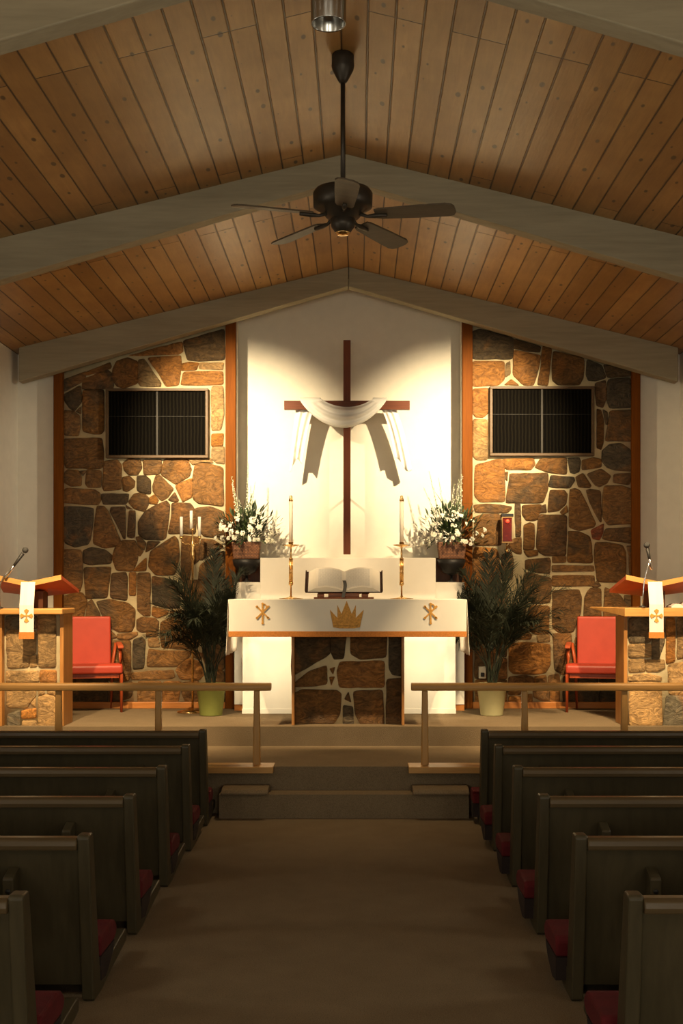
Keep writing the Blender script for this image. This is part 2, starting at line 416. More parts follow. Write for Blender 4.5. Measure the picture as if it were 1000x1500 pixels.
LEFT = {
 tA: [('d',[(100,590),(345,500),(340,560),(310,610),(105,720)]), ('m',[(355,500),(615,395),(630,440),(620,465),(375,535)]),
  ('d',[(110,760),(285,660),(300,830),(220,930),(170,900),(120,830)]), ('m',[(330,580),(590,480),(640,520),(660,640),(650,680),(320,690)]),
  ('o',[(700,385),(820,345),(930,390),(930,620),(780,675),(700,650),(650,560),(660,470)]), ('b',[(320,715),(555,710),(555,1150),(520,1190),(440,1190),(320,1160)]),
  ('b',[(110,940),(220,950),(280,1000),(285,1120),(265,1210),(110,1200)]), ('b',[(250,942),(292,900),(292,965)]),
  ('m',[(95,1260),(525,1250),(545,1400),(540,1560),(500,1585),(140,1580),(100,1480)])],
 tC: [('b',[(90,290),(150,220),(260,230),(295,300),(290,390),(180,395),(90,340)]), ('m',[(285,235),(350,230),(320,275)]), ('m',[(365,220),(520,235),(515,410),(380,410),(350,370)]),
  ('b',[(555,130),(700,110),(750,170),(750,430),(560,445),(540,400)]), ('b',[(775,150),(830,100),(960,110),(975,200),(930,270),(840,270),(790,220)]),
  ('b',[(770,310),(840,295),(900,350),(890,410),(820,455),(775,440)]), ('m',[(90,470),(150,425),(440,440),(500,480),(510,560),(480,610),(320,605),(90,585)]),
  ('d',[(540,490),(825,490),(815,570),(790,605),(560,605),(540,550)]), ('b',[(840,580),(900,495),(990,480),(1050,530),(1050,610),(1010,680),(900,650)]),
  ('d',[(110,640),(300,645),(430,660),(430,780),(400,1000),(370,1050),(230,1080),(130,1040),(85,960),(100,800)]), ('b',[(480,635),(560,640),(610,700),(740,1010),(700,1070),(560,1090),(440,1040),(450,850)]),
  ('m',[(640,650),(795,645),(795,980),(770,980),(700,830),(630,700)]), ('m',[(840,690),(910,695),(905,960),(870,975),(820,960),(830,800)]),
  ('b',[(760,1020),(900,1020),(935,1100),(930,1230),(880,1350),(700,1340),(655,1210),(680,1110)]), ('b',[(90,1125),(300,1130),(315,1300),(310,1480),(285,1575),(100,1540)]),
  ('d',[(330,1130),(420,1095),(560,1120),(635,1180),(625,1270),(400,1285),(330,1260)]), ('m',[(335,1325),(630,1320),(615,1450),(590,1650),(360,1660),(345,1500)]),
  ('m',[(645,1390),(800,1380),(820,1440),(815,1680),(630,1650)]), ('o',[(840,1385),(920,1385),(915,1620),(840,1620)]), ('m',[(810,620),(870,658),(820,652)])],
 tD: [('d',[(10,295),(100,290),(155,340),(155,480),(60,480),(10,440)]), ('m',[(25,800),(100,690),(200,630),(330,575),(370,620),(360,760),(330,970),(290,1000),(100,995),(30,940)]),
  ('b',[(0,985),(40,975),(100,1040),(80,1110),(20,1060)]), ('b',[(130,1025),(260,1030),(200,1090),(110,1140)]), ('o',[(-40,1355),(105,1210),(105,1350)]),
  ('b',[(160,1140),(420,970),(465,1020),(480,1200),(430,1390),(220,1395),(140,1300)]), ('m',[(510,970),(700,990),(700,1240),(620,1300),(600,1450),(500,1450)]),
  ('m',[(730,1000),(860,1010),(970,1080),(880,1150),(715,1235)]), ('b',[(720,1290),(980,1130),(985,1420),(700,1480)]), ('b',[(80,110),(270,105),(280,160),(260,260),(90,270)]),
  ('b',[(320,100),(570,100),(610,210),(590,290),(440,375),(400,350),(280,270)]), ('t',[(590,90),(820,85),(850,140),(740,130),(640,160)]), ('b',[(660,170),(780,150),(970,200),(975,620),(700,590),(640,540),(635,320)]),
  ('b',[(220,290),(270,290),(410,430),(350,520),(280,560),(190,460),(185,400)]), ('o',[(440,400),(620,320),(620,520),(520,570),(490,510)]), ('m',[(365,555),(430,480),(470,560),(440,580)]),
  ('o',[(150,540),(200,505),(240,560),(220,600),(150,590)]), ('m',[(400,600),(600,600),(640,650),(660,750),(660,930),(360,930),(400,740)]), ('m',[(660,660),(830,640),(980,700),(985,960),(860,970),(760,960),(690,880)]),
  ('b',[(15,1085),(70,1135),(40,1180),(10,1170)])],
 tB: [('o',[(-80,315),(160,245),(500,160),(510,270),(460,305),(180,310),(80,318)]), ('t',[(25,375),(90,365),(270,620),(260,660),(50,655),(25,620)]), ('o',[(130,345),(490,320),(500,400),(470,640),(330,655),(250,510)]),
  ('d',[(530,150),(980,20),(985,360),(700,375),(580,360)]), ('o',[(515,410),(600,390),(690,400),(665,475),(515,480)]), ('t',[(720,395),(970,395),(960,475),(715,465)]), ('o',[(540,500),(960,495),(965,640),(700,650),(510,645)]),
  ('t',[(845,680),(975,670),(985,980),(950,1140),(845,1145)]), ('o',[(850,1205),(975,1200),(965,1330),(850,1335)]), ('t',[(850,1360),(985,1350),(985,1530),(900,1520),(850,1480)])],
 tE: [('b',[(90,200),(250,130),(320,160),(365,240),(330,380),(310,500),(90,520)]), ('b',[(375,260),(420,225),(510,380),(500,500),(345,480)]), ('b',[(480,250),(620,220),(820,260),(900,330),(895,500),(860,570),(720,575),(640,530),(540,390)]),
  ('b',[(620,560),(700,640),(605,660)]), ('b',[(720,605),(920,585),(925,620),(850,665),(720,660)]), ('m',[(600,690),(855,690),(855,1080),(820,1130),(600,1130)]), ('m',[(100,540),(590,540),(590,900),(100,900)]),
  ('d',[(100,930),(590,930),(590,1400),(100,1400)]), ('m',[(620,1160),(900,1160),(850,1320),(740,1355),(610,1360)]), ('m',[(610,1385),(860,1355),(890,1410),(610,1415)])],
 tF: [('m',[(10,450),(60,420),(200,430),(240,470),(235,570),(60,580),(10,550)]), ('b',[(120,592),(240,590),(220,630),(120,632)]), ('d',[(-35,680),(60,650),(100,700),(80,980),(-40,990)]), ('b',[(-40,1040),(400,1010),(420,1090),(380,1110),(-40,1120)]),
  ('d',[(180,-40),(440,10),(470,60),(490,240),(470,305),(340,305),(185,265)]), ('b',[(10,-70),(155,-70),(155,390),(80,390),(10,330)]), ('o',[(190,300),(350,345),(340,380),(240,420),(180,390)]), ('b',[(390,345),(600,340),(620,395),(390,385)]),
  ('m',[(280,480),(400,420),(600,430),(720,560),(690,750),(560,770),(290,755),(270,600)]), ('b',[(150,775),(280,795),(610,795),(590,860),(450,970),(130,970),(130,880)]), ('o',[(590,885),(720,925),(760,1050),(700,1120),(500,1110),(450,1020),(480,965)]),
  ('b',[(645,790),(740,830),(720,890),(630,860)]), ('t',[(135,662),(240,652),(255,745),(145,748)]), ('b',[(20,1145),(275,1145),(275,1400),(20,1400)]), ('o',[(305,1150),(500,1150),(465,1370),(305,1400)]), ('m',[(520,1160),(700,1140),(700,1400),(570,1400),(515,1280)]),
  ('m',[(755,560),(985,560),(985,1000),(800,1000),(745,850)]), ('b',[(530,0),(985,0),(985,300),(640,325),(550,230)]), ('m',[(730,330),(985,330),(985,530),(750,530)]), ('m',[(810,1030),(985,1030),(985,1400),(730,1400)])],
}
tG, tH, tI, tJ, tK, tM = (690,480,S), (810,480,S), (690,660,S), (810,660,S), (690,850,S), (810,850,S)
RIGHT = {
 tG: [('d',[(20,50),(100,20),(470,120),(455,350),(20,350)]), ('d',[(490,130),(770,210),(760,275),(620,265),(485,235)]), ('o',[(20,385),(365,385),(365,580),(300,645),(20,660)]), ('t',[(390,415),(435,390),(440,515),(385,550)]),
  ('o',[(485,260),(640,290),(775,320),(755,450),(700,640),(590,640),(475,530)]), ('o',[(380,645),(450,585),(530,650)]), ('o',[(800,220),(905,250),(885,430),(865,640),(745,630),(785,430)]), ('b',[(930,270),(1265,350),(1255,560),(1210,640),(980,640),(920,590),(915,430)]),
  ('o',[(20,705),(185,695),(185,960),(130,1005),(50,1000),(20,960)]), ('t',[(20,1045),(180,1050),(182,1480),(60,1480),(20,1440)])],
 tH: [('d',[(385,370),(540,430),(585,560),(480,595),(400,590),(375,530)]), ('d',[(575,415),(870,490),(865,545),(620,565)]), ('d',[(620,590),(860,570),(880,700),(885,890),(640,900),(605,800)]), ('m',[(470,640),(590,605),(595,800),(560,890),(490,870)]),
  ('m',[(640,945),(885,935),(890,1270),(590,1270),(620,1100)]), ('m',[(490,930),(540,945),(570,1060),(565,1290),(540,1360),(490,1340)]), ('d',[(560,935),(610,960),(608,1080),(590,1080)]), ('d',[(560,1390),(640,1320),(760,1310),(850,1370),(900,1450),(885,1610),(700,1600),(610,1570),(555,1500)])],
 tI: [('o',[(50,170),(330,100),(370,200),(375,570),(100,570),(40,500)]), ('o',[(360,100),(690,85),(710,160),(660,218),(400,212)]), ('b',[(385,255),(412,250),(405,330),(388,320)]), ('b',[(440,265),(855,258),(855,430),(800,585),(400,585),(400,530),(430,350)]),
  ('b',[(790,90),(1065,80),(1065,265),(870,245),(725,190)]), ('b',[(40,615),(200,600),(440,630),(440,660),(400,700),(60,695)]), ('b',[(40,760),(130,725),(330,725),(335,1060),(40,1060)]), ('m',[(490,612),(555,612),(560,950),(498,960)]),
  ('m',[(580,625),(785,615),(740,770),(700,785),(620,780),(580,720)]), ('m',[(795,630),(832,615),(842,690),(770,695)]), ('b',[(592,850),(660,820),(708,840),(708,1100),(588,1110)]), ('m',[(760,730),(1070,740),(1060,1178),(830,1178),(770,1140),(735,1080)]),
  ('b',[(470,1005),(558,985),(560,1158),(500,1150),(410,1085)]), ('o',[(30,1095),(280,1115),(310,1200),(325,1500),(30,1500)]), ('b',[(600,1135),(740,1125),(742,1178),(640,1195)]), ('b',[(620,1235),(870,1210),(885,1250),(878,1380),(740,1370),(620,1330)]),
  ('b',[(345,1185),(450,1145),(475,1250),(460,1440),(345,1440)]), ('b',[(620,1375),(895,1440),(885,1700),(700,1720),(570,1600)])],
 tJ: [('d',[(170,95),(290,90),(305,130),(290,230),(240,252),(195,240)]), ('b',[(335,110),(450,82),(530,100),(532,185),(335,215)]), ('b',[(390,270),(540,215),(640,290),(600,365),(520,405),(475,385)]), ('b',[(260,305),(338,265),(420,390),(400,415),(290,408)]),
  ('m',[(692,268),(883,258),(850,383),(682,358)]), ('d',[(-20,282),(220,302),(232,340),(180,420),(0,415),(-40,400)]), ('m',[(-30,455),(120,455),(152,500),(138,600),(60,670),(-55,685),(-45,550)]), ('b',[(190,450),(250,437),(305,462),(472,810),(450,855),(290,895),(182,855),(182,600)]),
  ('m',[(375,462),(420,445),(533,465),(540,790),(520,790),(412,590)]), ('b',[(580,405),(770,405),(888,445),(898,818),(620,832),(562,740),(558,550)]), ('r',[(432,902),(562,835),(556,930),(520,1000),(452,988)]), ('m',[(602,882),(870,868),(888,960),(883,1045),(565,998)]),
  ('b',[(175,918),(300,923),(405,975),(425,1060),(440,1258),(162,1250),(178,1000)]), ('m',[(480,1045),(620,1045),(775,1075),(812,1150),(812,1400),(835,1480),(500,1470),(465,1200)]), ('m',[(832,1085),(888,1085),(888,1175),(852,1175)]), ('m',[(850,1200),(898,1200),(898,1440),(860,1425)]),
  ('b',[(0,1195),(138,1195),(130,1258),(0,1262)]), ('b',[(0,1292),(438,1295),(448,1358),(0,1365)]), ('b',[(0,1408),(448,1408),(455,1525),(0,1530)]), ('b',[(85,690),(148,628),(160,690),(110,720)])],
 tK: [('o',[(430,725),(600,705),(880,725),(882,950),(830,1038),(700,1058),(480,1048),(432,1000)]), ('t',[(747,622),(870,615),(875,690),(752,695)]), ('b',[(430,565),(600,548),(672,620),(655,665),(440,655)]), ('b',[(655,290),(878,300),(868,595),(712,600),(625,520)]),
  ('b',[(430,275),(610,275),(595,500),(430,530)]), ('o',[(302,895),(398,892),(400,1100),(302,1100)]), ('m',[(300,600),(398,600),(398,850),(310,850)]), ('m',[(40,560),(275,560),(275,1100),(40,1100)]), ('m',[(40,60),(400,60),(400,520),(40,520)]),
  ('b',[(430,1092),(600,1072),(688,1092),(688,1215),(430,1215)]), ('b',[(715,1092),(838,1075),(848,1215),(715,1215)]), ('b',[(872,1082),(980,1062),(1010,1215),(872,1215)]), ('b',[(420,1240),(560,1240),(540,1290),(430,1290)]), ('o',[(430,1310),(560,1315),(560,1400),(425,1400)]),
  ('b',[(705,1248),(865,1243),(865,1350),(780,1345),(712,1318)]), ('b',[(640,1295),(685,1295),(685,1400),(640,1400)]), ('o',[(890,1240),(990,1240),(990,1400),(890,1400)]), ('b',[(50,1125),(395,1125),(395,1400),(50,1400)])],
 tM: [('m',[(-5,125),(285,115),(315,200),(305,370),(225,575),(60,575),(-5,520)]), ('m',[(385,135),(425,95),(535,105),(538,440),(345,440),(355,200)]), ('m',[(445,62),(490,15),(528,60),(470,88)]), ('m',[(585,85),(755,175),(830,300),(830,440),(570,440)]),
  ('d',[(795,185),(888,185),(888,460),(850,460)]), ('m',[(350,465),(820,465),(890,490),(890,620),(350,620)]), ('m',[(-5,612),(200,605),(215,1045),(100,1055),(15,1000)]), ('m',[(250,650),(560,650),(560,1000),(250,1000)]), ('b',[(590,650),(888,650),(888,1000),(590,1000)]),
  ('d',[(120,1085),(500,1035),(500,1400),(120,1400)]), ('d',[(530,1035),(888,1035),(888,1400),(530,1400)])],
}
for nm, tiles, x0, x1, lab in (('wall_front_left', LEFT, xl0+.05, xl1-.05, 'left fieldstone wall with wide pale mortar joints'), ('wall_front_right', RIGHT, xr0+.05, xr1-.05, 'right fieldstone wall with narrow pale mortar joints')):
    b = MB().box(x0, x1, DST, 12.34, ZP, 4.8)
    for t, polys in tiles.items(): stones(b, t, polys, DST)
    struct(b.build(nm, [M['mortar'], M['stone']], smooth=True), lab, 'wall')

# ------------------------------------------------------------------ speaker openings
def grille(p, label):
    x0, y0, x1, y1 = p; a = W(x0,y1,12.13); c = W(x1,y0,12.13)
    t = thing('speaker_grille', label, 'speaker grille', (a.x, 12.13, a.z), group='speaker grilles in the stone wall')
    w, h = c.x-a.x, c.z-a.z; e = .028
    MB().box(e*.5, w-e*.5, .012, .05, e*.5, h-e*.5).build('speaker_cloth', M['grille'], t)
    fr = MB()
    fr.box(0, w, -.02, .05, 0, e).box(0, w, -.02, .05, h-e, h).box(0, e, -.02, .05, e, h-e).box(w-e, w, -.02, .05, e, h-e)
    fr.build('frame', M['grille_frame'], t, bevel=.004)
    MB().box(w/2-.009, w/2+.009, 0, .02, e, h-e).box(e, w-e, .008, .012, h*.60-.0015, h*.60+.0015).build('mullion', M['mullion'], t)
M['grille_frame'] = wood('brown_grille_frame', (.075,.043,.018), (.115,.068,.03), 'X', .5)
M['mullion'] = plain('dim_mullion', (.022,.018,.012), .6)
grille((155,569,305,671), 'black speaker grille set in the left fieldstone wall')
grille((717,566,870,668), 'black speaker grille set in the right fieldstone wall')

# ------------------------------------------------------------------ white shelves behind the altar
t = thing('retable', 'stepped white shelf unit against the wall behind the altar', 'shelf', (0, 11.95, ZP))
b = MB().box(W(343,0,11.9).x, W(680,0,11.9).x, 11.90, 12.095, ZP+.06, W(0,853,12.0).z)
shift(b, (0,11.95,ZP)).build('back_shelf', M['white'], t, bevel=.004)
b = MB().box(W(343,0,11.9).x, W(680,0,11.9).x, 11.91, 12.09, ZP, ZP+.06)
shift(b, (0,11.95,ZP)).build('base_board', M['base_wood'], t)
b = MB().box(W(381,0,11.75).x, W(638,0,11.75).x, 11.75, 11.90, ZP, W(0,817,11.75).z)
shift(b, (0,11.95,ZP)).build('raised_shelf', M['white'], t, bevel=.004)
b = MB().box(W(355,0,11.6).x, W(667,0,11.6).x, 11.6, 11.75, ZP, 1.5)
b.box(W(355,0,11.6).x-.004, W(667,0,11.6).x+.004, 11.592, 11.6, ZP, ZP+.05)
shift(b, (0,11.95,ZP)).build('front_cupboard', M['white'], t, bevel=.003)

# ------------------------------------------------------------------ cross and drape
Dc = 12.05
t = thing('wall_cross', 'tall slim dark wooden cross standing off the pale wall', 'cross', (W(508,0,Dc).x, Dc, W(0,812,Dc).z))
zb = W(0,812,Dc).z; cxx = W(508,0,Dc).x; hw = .036
b = MB().box(-hw, hw, 0, .045, 0, W(0,498,Dc).z-zb); b.build('upright', M['cross'], t, bevel=.004)
za, zc = W(0,600,Dc).z-zb, W(0,587,Dc).z-zb
b = MB().box(W(416,0,Dc).x-cxx, W(600,0,Dc).x-cxx, -.012, .05, za, zc); b.build('crossarm', M['crossX'] if 'crossX' in M else wood('cherry_arm_wood', (.095,.024,.007), (.16,.042,.012), 'X', .4), t, bevel=.004)
for z in (.6, 1.9): MB().tube([(0,.04,z),(0,nb-Dc+.01,z)], .012).build('wall_bracket', M['black'], t)
def drape():
    b = MB()
    cx_ = cxx; za_ = W(0,600,Dc).z; zt = W(0,585,Dc).z
    def X(p): return W(p,0,Dc).x
    def Z(p): return W(0,p,Dc).z
    NU, NV = 48, 22
    def swag(u, v):
        # u along the swag, v across its width (0 upper edge, 1 lower edge)
        xl = X(470)+(X(438)-X(470))*v; xr = X(546)+(X(567)-X(546))*v
        x = xl+(xr-xl)*u
        dip = (Z(583)-Z(596))+((Z(583)-Z(626))-(Z(583)-Z(596)))*v
        sh = (4*u*(1-u))**.85
        z = zt-dip*sh+.006
        fold = .016*math.sin(v*PI*6+.9*math.sin(u*PI))*sh
        y = Dc-.035-.05*sh*math.sin(PI*min(1,v*.9+.15))+fold
        if u < .06 or u > .94: y = Dc-.02
        return (x, y, z)
    b.grid(swag, NU, NV)
    for s in (0, 1):
        top0, top1 = ((438,470) if s == 0 else (567,546))
        bot0, bot1 = ((423,441) if s == 0 else (604,579))
        def over(u, v, top0=top0, top1=top1):
            a = v*PI; x = X(top0)+(X(top1)-X(top0))*u
            return (x, Dc+.015-.040*math.cos(a), zt+.004+.012*math.sin(a))
        b.grid(over, 14, 6)
        def tail(u, v, top0=top0, top1=top1, bot0=bot0, bot1=bot1, s=s):
            e = v**.5
            x = X(top0)+(X(top1)-X(top0))*u; x2 = X(bot0)+(X(bot1)-X(bot0))*u
            x = x+(x2-x)*e
            ln = (Z(585)-Z(676))+(.09*(math.sin(u*PI*1.5+(.4 if s else 1.9)))*.6+.05*(1-u))
            z = zt-ln*v
            y = Dc+.055+.022*math.sin(u*PI*5+v*1.2)*(.3+.7*v)+.05*v
            return (x, y, z)
        b.grid(tail, 22, 26)
    o = b.build('draped_cloth', M['gauze'], smooth=True, solid=.002)
    tag(o, 'sheer white cloth draped over the arms of the cross', 'cloth')
drape()

# ------------------------------------------------------------------ altar
Df = 10.36; xa0, xa1 = W(335,0,Df).x, W(683,0,Df).x; zt = W(0,878.5,Df).z
t = thing('altar', 'stone-fronted altar table under a white cloth', 'altar', (0, 10.6, ZP))
ax0, ax1 = W(427,0,10.6).x, W(592,0,10.6).x; zu = zt-.075
rec = 10.72
b = MB().box(ax0+.02, ax1-.02, rec, 11.1, ZP, zu)
N = (420,930,5.556)
stones(b, N, [('d',[(45,-20),(340,-20),(345,150),(310,180),(100,300),(45,330)]), ('d',[(362,-20),(485,-20),(460,185),(385,190),(358,130)]), ('m',[(525,-20),(805,-20),(800,180),(600,195),(525,150)]),
 ('d',[(830,-20),(945,-20),(945,325),(860,315),(832,265)]), ('o',[(440,222),(785,215),(785,425),(435,425),(415,300)]), ('b',[(75,385),(180,300),(315,255),(318,398),(230,415),(75,420)]), ('b',[(60,485),(130,448),(400,455),(435,485),(425,640),(375,720),(65,735)]),
 ('m',[(475,520),(500,475),(518,540)]), ('g',[(460,582),(535,592),(540,735),(460,735)]), ('b',[(545,465),(775,455),(785,735),(610,735),(560,640)]), ('m',[(812,372),(945,362),(945,735),(810,735)]), ('o',[(355,280),(385,270),(375,310)]), ('o',[(350,350),(383,347),(362,400)])], rec)
shift(b, (0,10.6,ZP)).build('stone_base', [M['mortar'], M['stone']], t, smooth=True)
for x0, x1 in ((ax0, ax0+.024), (ax1-.024, ax1)):
    b = MB().box(x0, x1, 10.60, 11.1, ZP, zu); shift(b, (0,10.6,ZP)).build('side_board', M['oakZ'], t, bevel=.003)
b = MB().box(xa0+.012, xa1-.012, Df+.012, 11.25, zu, zt-.004); shift(b, (0,10.6,ZP)).build('table_top', M['oak'], t, bevel=.004)
# altar cloth
ct = thing('altar_cloth', 'white altar cloth with crown embroidery and orange bottom band', 'cloth', (0, Df, zt))
zc0 = W(0,925,Df).z; zc1 = W(0,933,Df).z
def cl(x, y, z): return (x, y-Df, z-zt)
b = MB()
b.box(xa0, xa1, Df, Df+.006, zc0, zt); b.box(xa0, xa1, Df, 11.27, zt-.004, zt+.003)
def side(s):
    X0 = xa0 if s < 0 else xa1
    def fn(u, v):
        y = Df+.004+(11.26-Df)*u; z = zt-(.48)*v
        return (X0+s*(.004+.02*v+.008*math.sin(u*PI*7)*v), y, z)
    return fn
b = shift(b, (0,Df,zt)); b.build('front_panel', M['cloth'], ct, bevel=.003)
for q in (-1, 1): shift(MB().grid(side(q), 40, 10), (0,Df,zt)).build('side_drop', M['cloth'], ct, smooth=True, solid=.003)
b = MB().box(xa0-.002, xa1+.002, Df-.004, Df+.010, zc1, zc0); shift(b, (0,Df,zt)).build('orange_band', M['orange_band'], ct, bevel=.003)
def px2(poly, D): return [(W(x,y,D).x, W(x,y,D).z) for x, y in poly]
crown = [(488,919),(483,893),(494,905),(494,886),(500,899),(507.5,880),(515,899),(521,886),(521,905),(532.5,893),(527,919),(518,920.5),(497,920.5)]
b = MB().prism(px2(crown, Df), Df-.004, Df+.001, 'Y')
b.prism(px2([(489,914),(526,914),(526,916),(489,916)], Df), Df-.006, Df-.003, 'Y')
for q in (493,500,507.5,515,522): b.prism(px2([(q-1.6,909),(q,906),(q+1.6,909),(q,912)], Df), Df-.007, Df-.003, 'Y')
shift(b, (0,Df,zt)).build('crown_emblem', M['gold'], ct, bevel=.001)
def stroke(b, x0, y0, x1, y1, w, D, dy=.004):
    d = Vector((x1-x0, y1-y0)); n = Vector((-d.y, d.x)).normalized()*w/2
    b.prism(px2([(x0+n.x,y0+n.y),(x1+n.x,y1+n.y),(x1-n.x,y1-n.y),(x0-n.x,y0-n.y)], D), D-dy, D+.001, 'Y')
def flare(b, x, y, r, D):
    b.prism(px2([(x+r*math.cos(k*PI/4), y+r*math.sin(k*PI/4)) for k in range(8)], D), D-.005, D+.001, 'Y')
for cx_ in (384.5, 630.5):
    b = MB()
    stroke(b, cx_, 884, cx_, 913, 2.6, Df)
    stroke(b, cx_-8, 889, cx_+8, 905, 2.4, Df, .005); stroke(b, cx_+8, 889, cx_-8, 905, 2.4, Df, .0055)
    arc = [(cx_+.5+5.2*math.sin(k*PI/8), 889.5-4.6*math.cos(k*PI/8)) for k in range(9)]
    for p, q in zip(arc, arc[1:]): stroke(b, p[0], p[1], q[0], q[1], 2.0, Df, .0045)
    for (fx, fy) in ((cx_-8.3,888.7),(cx_+8.3,888.7),(cx_-8.3,905.3),(cx_+8.3,905.3),(cx_,913),(cx_,884.5)): flare(b, fx, fy, 1.9, Df)
    shift(b, (0,Df,zt)).build('chi_rho_emblem', M['gold'], ct)

# candlesticks
def candlestick(px, label, clabel):
    D = 10.93; p = W(px,0,D); z0 = zt+.004
    def h(py): return W(0,py,D).z-z0
    t = thing('candlestick', label, 'candlestick', (p.x, D, z0), group='altar candlesticks')
    MB().lathe([(.108,0),(.108,.004),(.05,.010),(.016,.018),(.009,.03)], seg=28).build('base', M['brass'], t, smooth=True)
    MB().lathe([(.008,.02),(.007,h(858)),(.019,h(857)),(.021,h(855)),(.021,h(853))], seg=16).build('stem', M['brass'], t, smooth=True)
    b = MB()
    for k in range(4):
        a = k*PI/2+PI/4; b.tube([(.019*math.cos(a),.019*math.sin(a),h(855)),(.019*math.cos(a),.019*math.sin(a),h(818))], .0045, 8)
    b.lathe([(.010,h(855)),(.010,h(818))], seg=12)
    b.build('cage', M['brass'], t, smooth=True)
    MB().lathe([(.018,h(819)),(.009,h(816)),(.008,h(802)),(.014,h(801)),(.070,h(799.5)),(.082,h(798)),(.070,h(798.5)),(.022,h(799)),(.022,h(794)),(.017,h(794))], seg=28).build('drip_pan', M['brass'], t, smooth=True)
    c = thing('candle', clabel, 'candle', (p.x, D, z0+h(799)), group='altar candles')
    L = h(734)-h(799)
    MB().lathe([(.017,0),(.0175,L)], seg=16).build('wax', M['wax'], c, smooth=True)
    MB().lathe([(.0205,L-.002),(.0205,L+.012),(.013,L+.03),(.013,L+.045),(.006,L+.05)], seg=16).build('brass_follower', M['brass'], c, smooth=True)
candlestick(426, 'brass candlestick on the altar to the left of the open bible', 'white candle in the altar candlestick left of the bible')
candlestick(588, 'brass candlestick on the altar to the right of the open bible', 'white candle in the altar candlestick right of the bible')

# bible and stand
Db = 10.95; bc = W(502,0,Db).x
t = thing('bible_stand', 'low reddish wooden stand holding the open bible on the altar', 'book stand', (bc, Db, zt+.004))
s0 = MB().box(-.26,.28,-.10,.12,0,.016); s0.build('base', M['oakR'] if 'oakR' in M else wood('red_oak_stand', (.22,.065,.02), (.34,.12,.04), 'X', .4), t, bevel=.004)
RW = bpy.data.materials['red_oak_stand']
MB().box(-.13,.15,-.08,-.06,.016,.06).build('front_ledge', RW, t, bevel=.004)
for x in (-.2, .2): MB().prism([(-.09,.016),(.11,.016),(.13,.10),(.10,.10),(-.06,.045),(-.09,.045)], x-.03, x+.03, 'X').build('bracket', RW, t, bevel=.004)
MB().prism([(-.085,.050),(.115,.215),(.135,.215),(-.06,.045)], -.22, .24, 'X').build('back_rest', RW, t)
t = thing('open_bible', 'large open bible with dark cover propped on the altar stand', 'book', (bc, Db, zt+.06))
# page block: lies on a plane leaning back; x across, s up the slope
lean = math.radians(42)
def onp(x, s, h): return (x, -.10+s*math.cos(lean)-h*math.sin(lean), .005+s*math.sin(lean)+h*math.cos(lean))
Hs = .27
for sgn in (-1, 1):
    def hgt(u): return .012+.062*math.sin(min(1, u*1.15)*PI*.62)*(1-.30*u)*(1 if u > .02 else .2)
    def page(u, v, sgn=sgn): return onp(.012+sgn*(.245*u)+0, v*Hs, hgt(u))
    b = MB(); N_ = 16
    pts = []
    for j in (0, 1):
        for i in range(N_+1): pts.append(onp(.012+sgn*.255*i/N_, j*Hs, hgt(i/N_)))
    for j in (0, 1):
        for i in range(N_+1): pts.append(onp(.012+sgn*(.325*i/N_), j*Hs, .004))
    fs = []
    n = N_+1
    for i in range(N_):
        fs += [(i, i+1, n+i+1, n+i), (2*n+i, 3*n+i, 3*n+i+1, 2*n+i+1), (i, 2*n+i, 2*n+i+1, i+1), (n+i, n+i+1, 3*n+i+1, 3*n+i)]
    fs += [(N_, 2*n+N_, 3*n+N_, n+N_), (0, n, 3*n, 2*n)]
    b.add(pts, fs, 0)
    b.build('page_block', M['paper'], t)
    b = MB()
    b.grid(lambda u, v, sgn=sgn: onp(.012+sgn*(.018+.215*u), .018+v*(Hs-.036), hgt((.018+.215*u)/.255)+.0012), 16, 6)
    o = b.build('printed_text', M['page'], t)
b = MB()
cv = [onp(x, s, h) for s in (-.006, Hs+.006) for (x, h) in ((-.338,.022),(-.332,.0),(.012,-.004),(.352,.0),(.358,.022))]
b.add(cv, [(i, i+1, 5+i+1, 5+i) for i in range(4)])
b.build('cover', M['cover'], t, solid=.008)
b = MB().grid(lambda u, v: onp(.012-.015+.03*u+.01*math.sin(v*4), Hs*.35*(1-v)-.09*v*v, .016+.04*(1-v)-.0*v), 4, 10)
b.build('ribbon', M['black'], t, solid=.001)

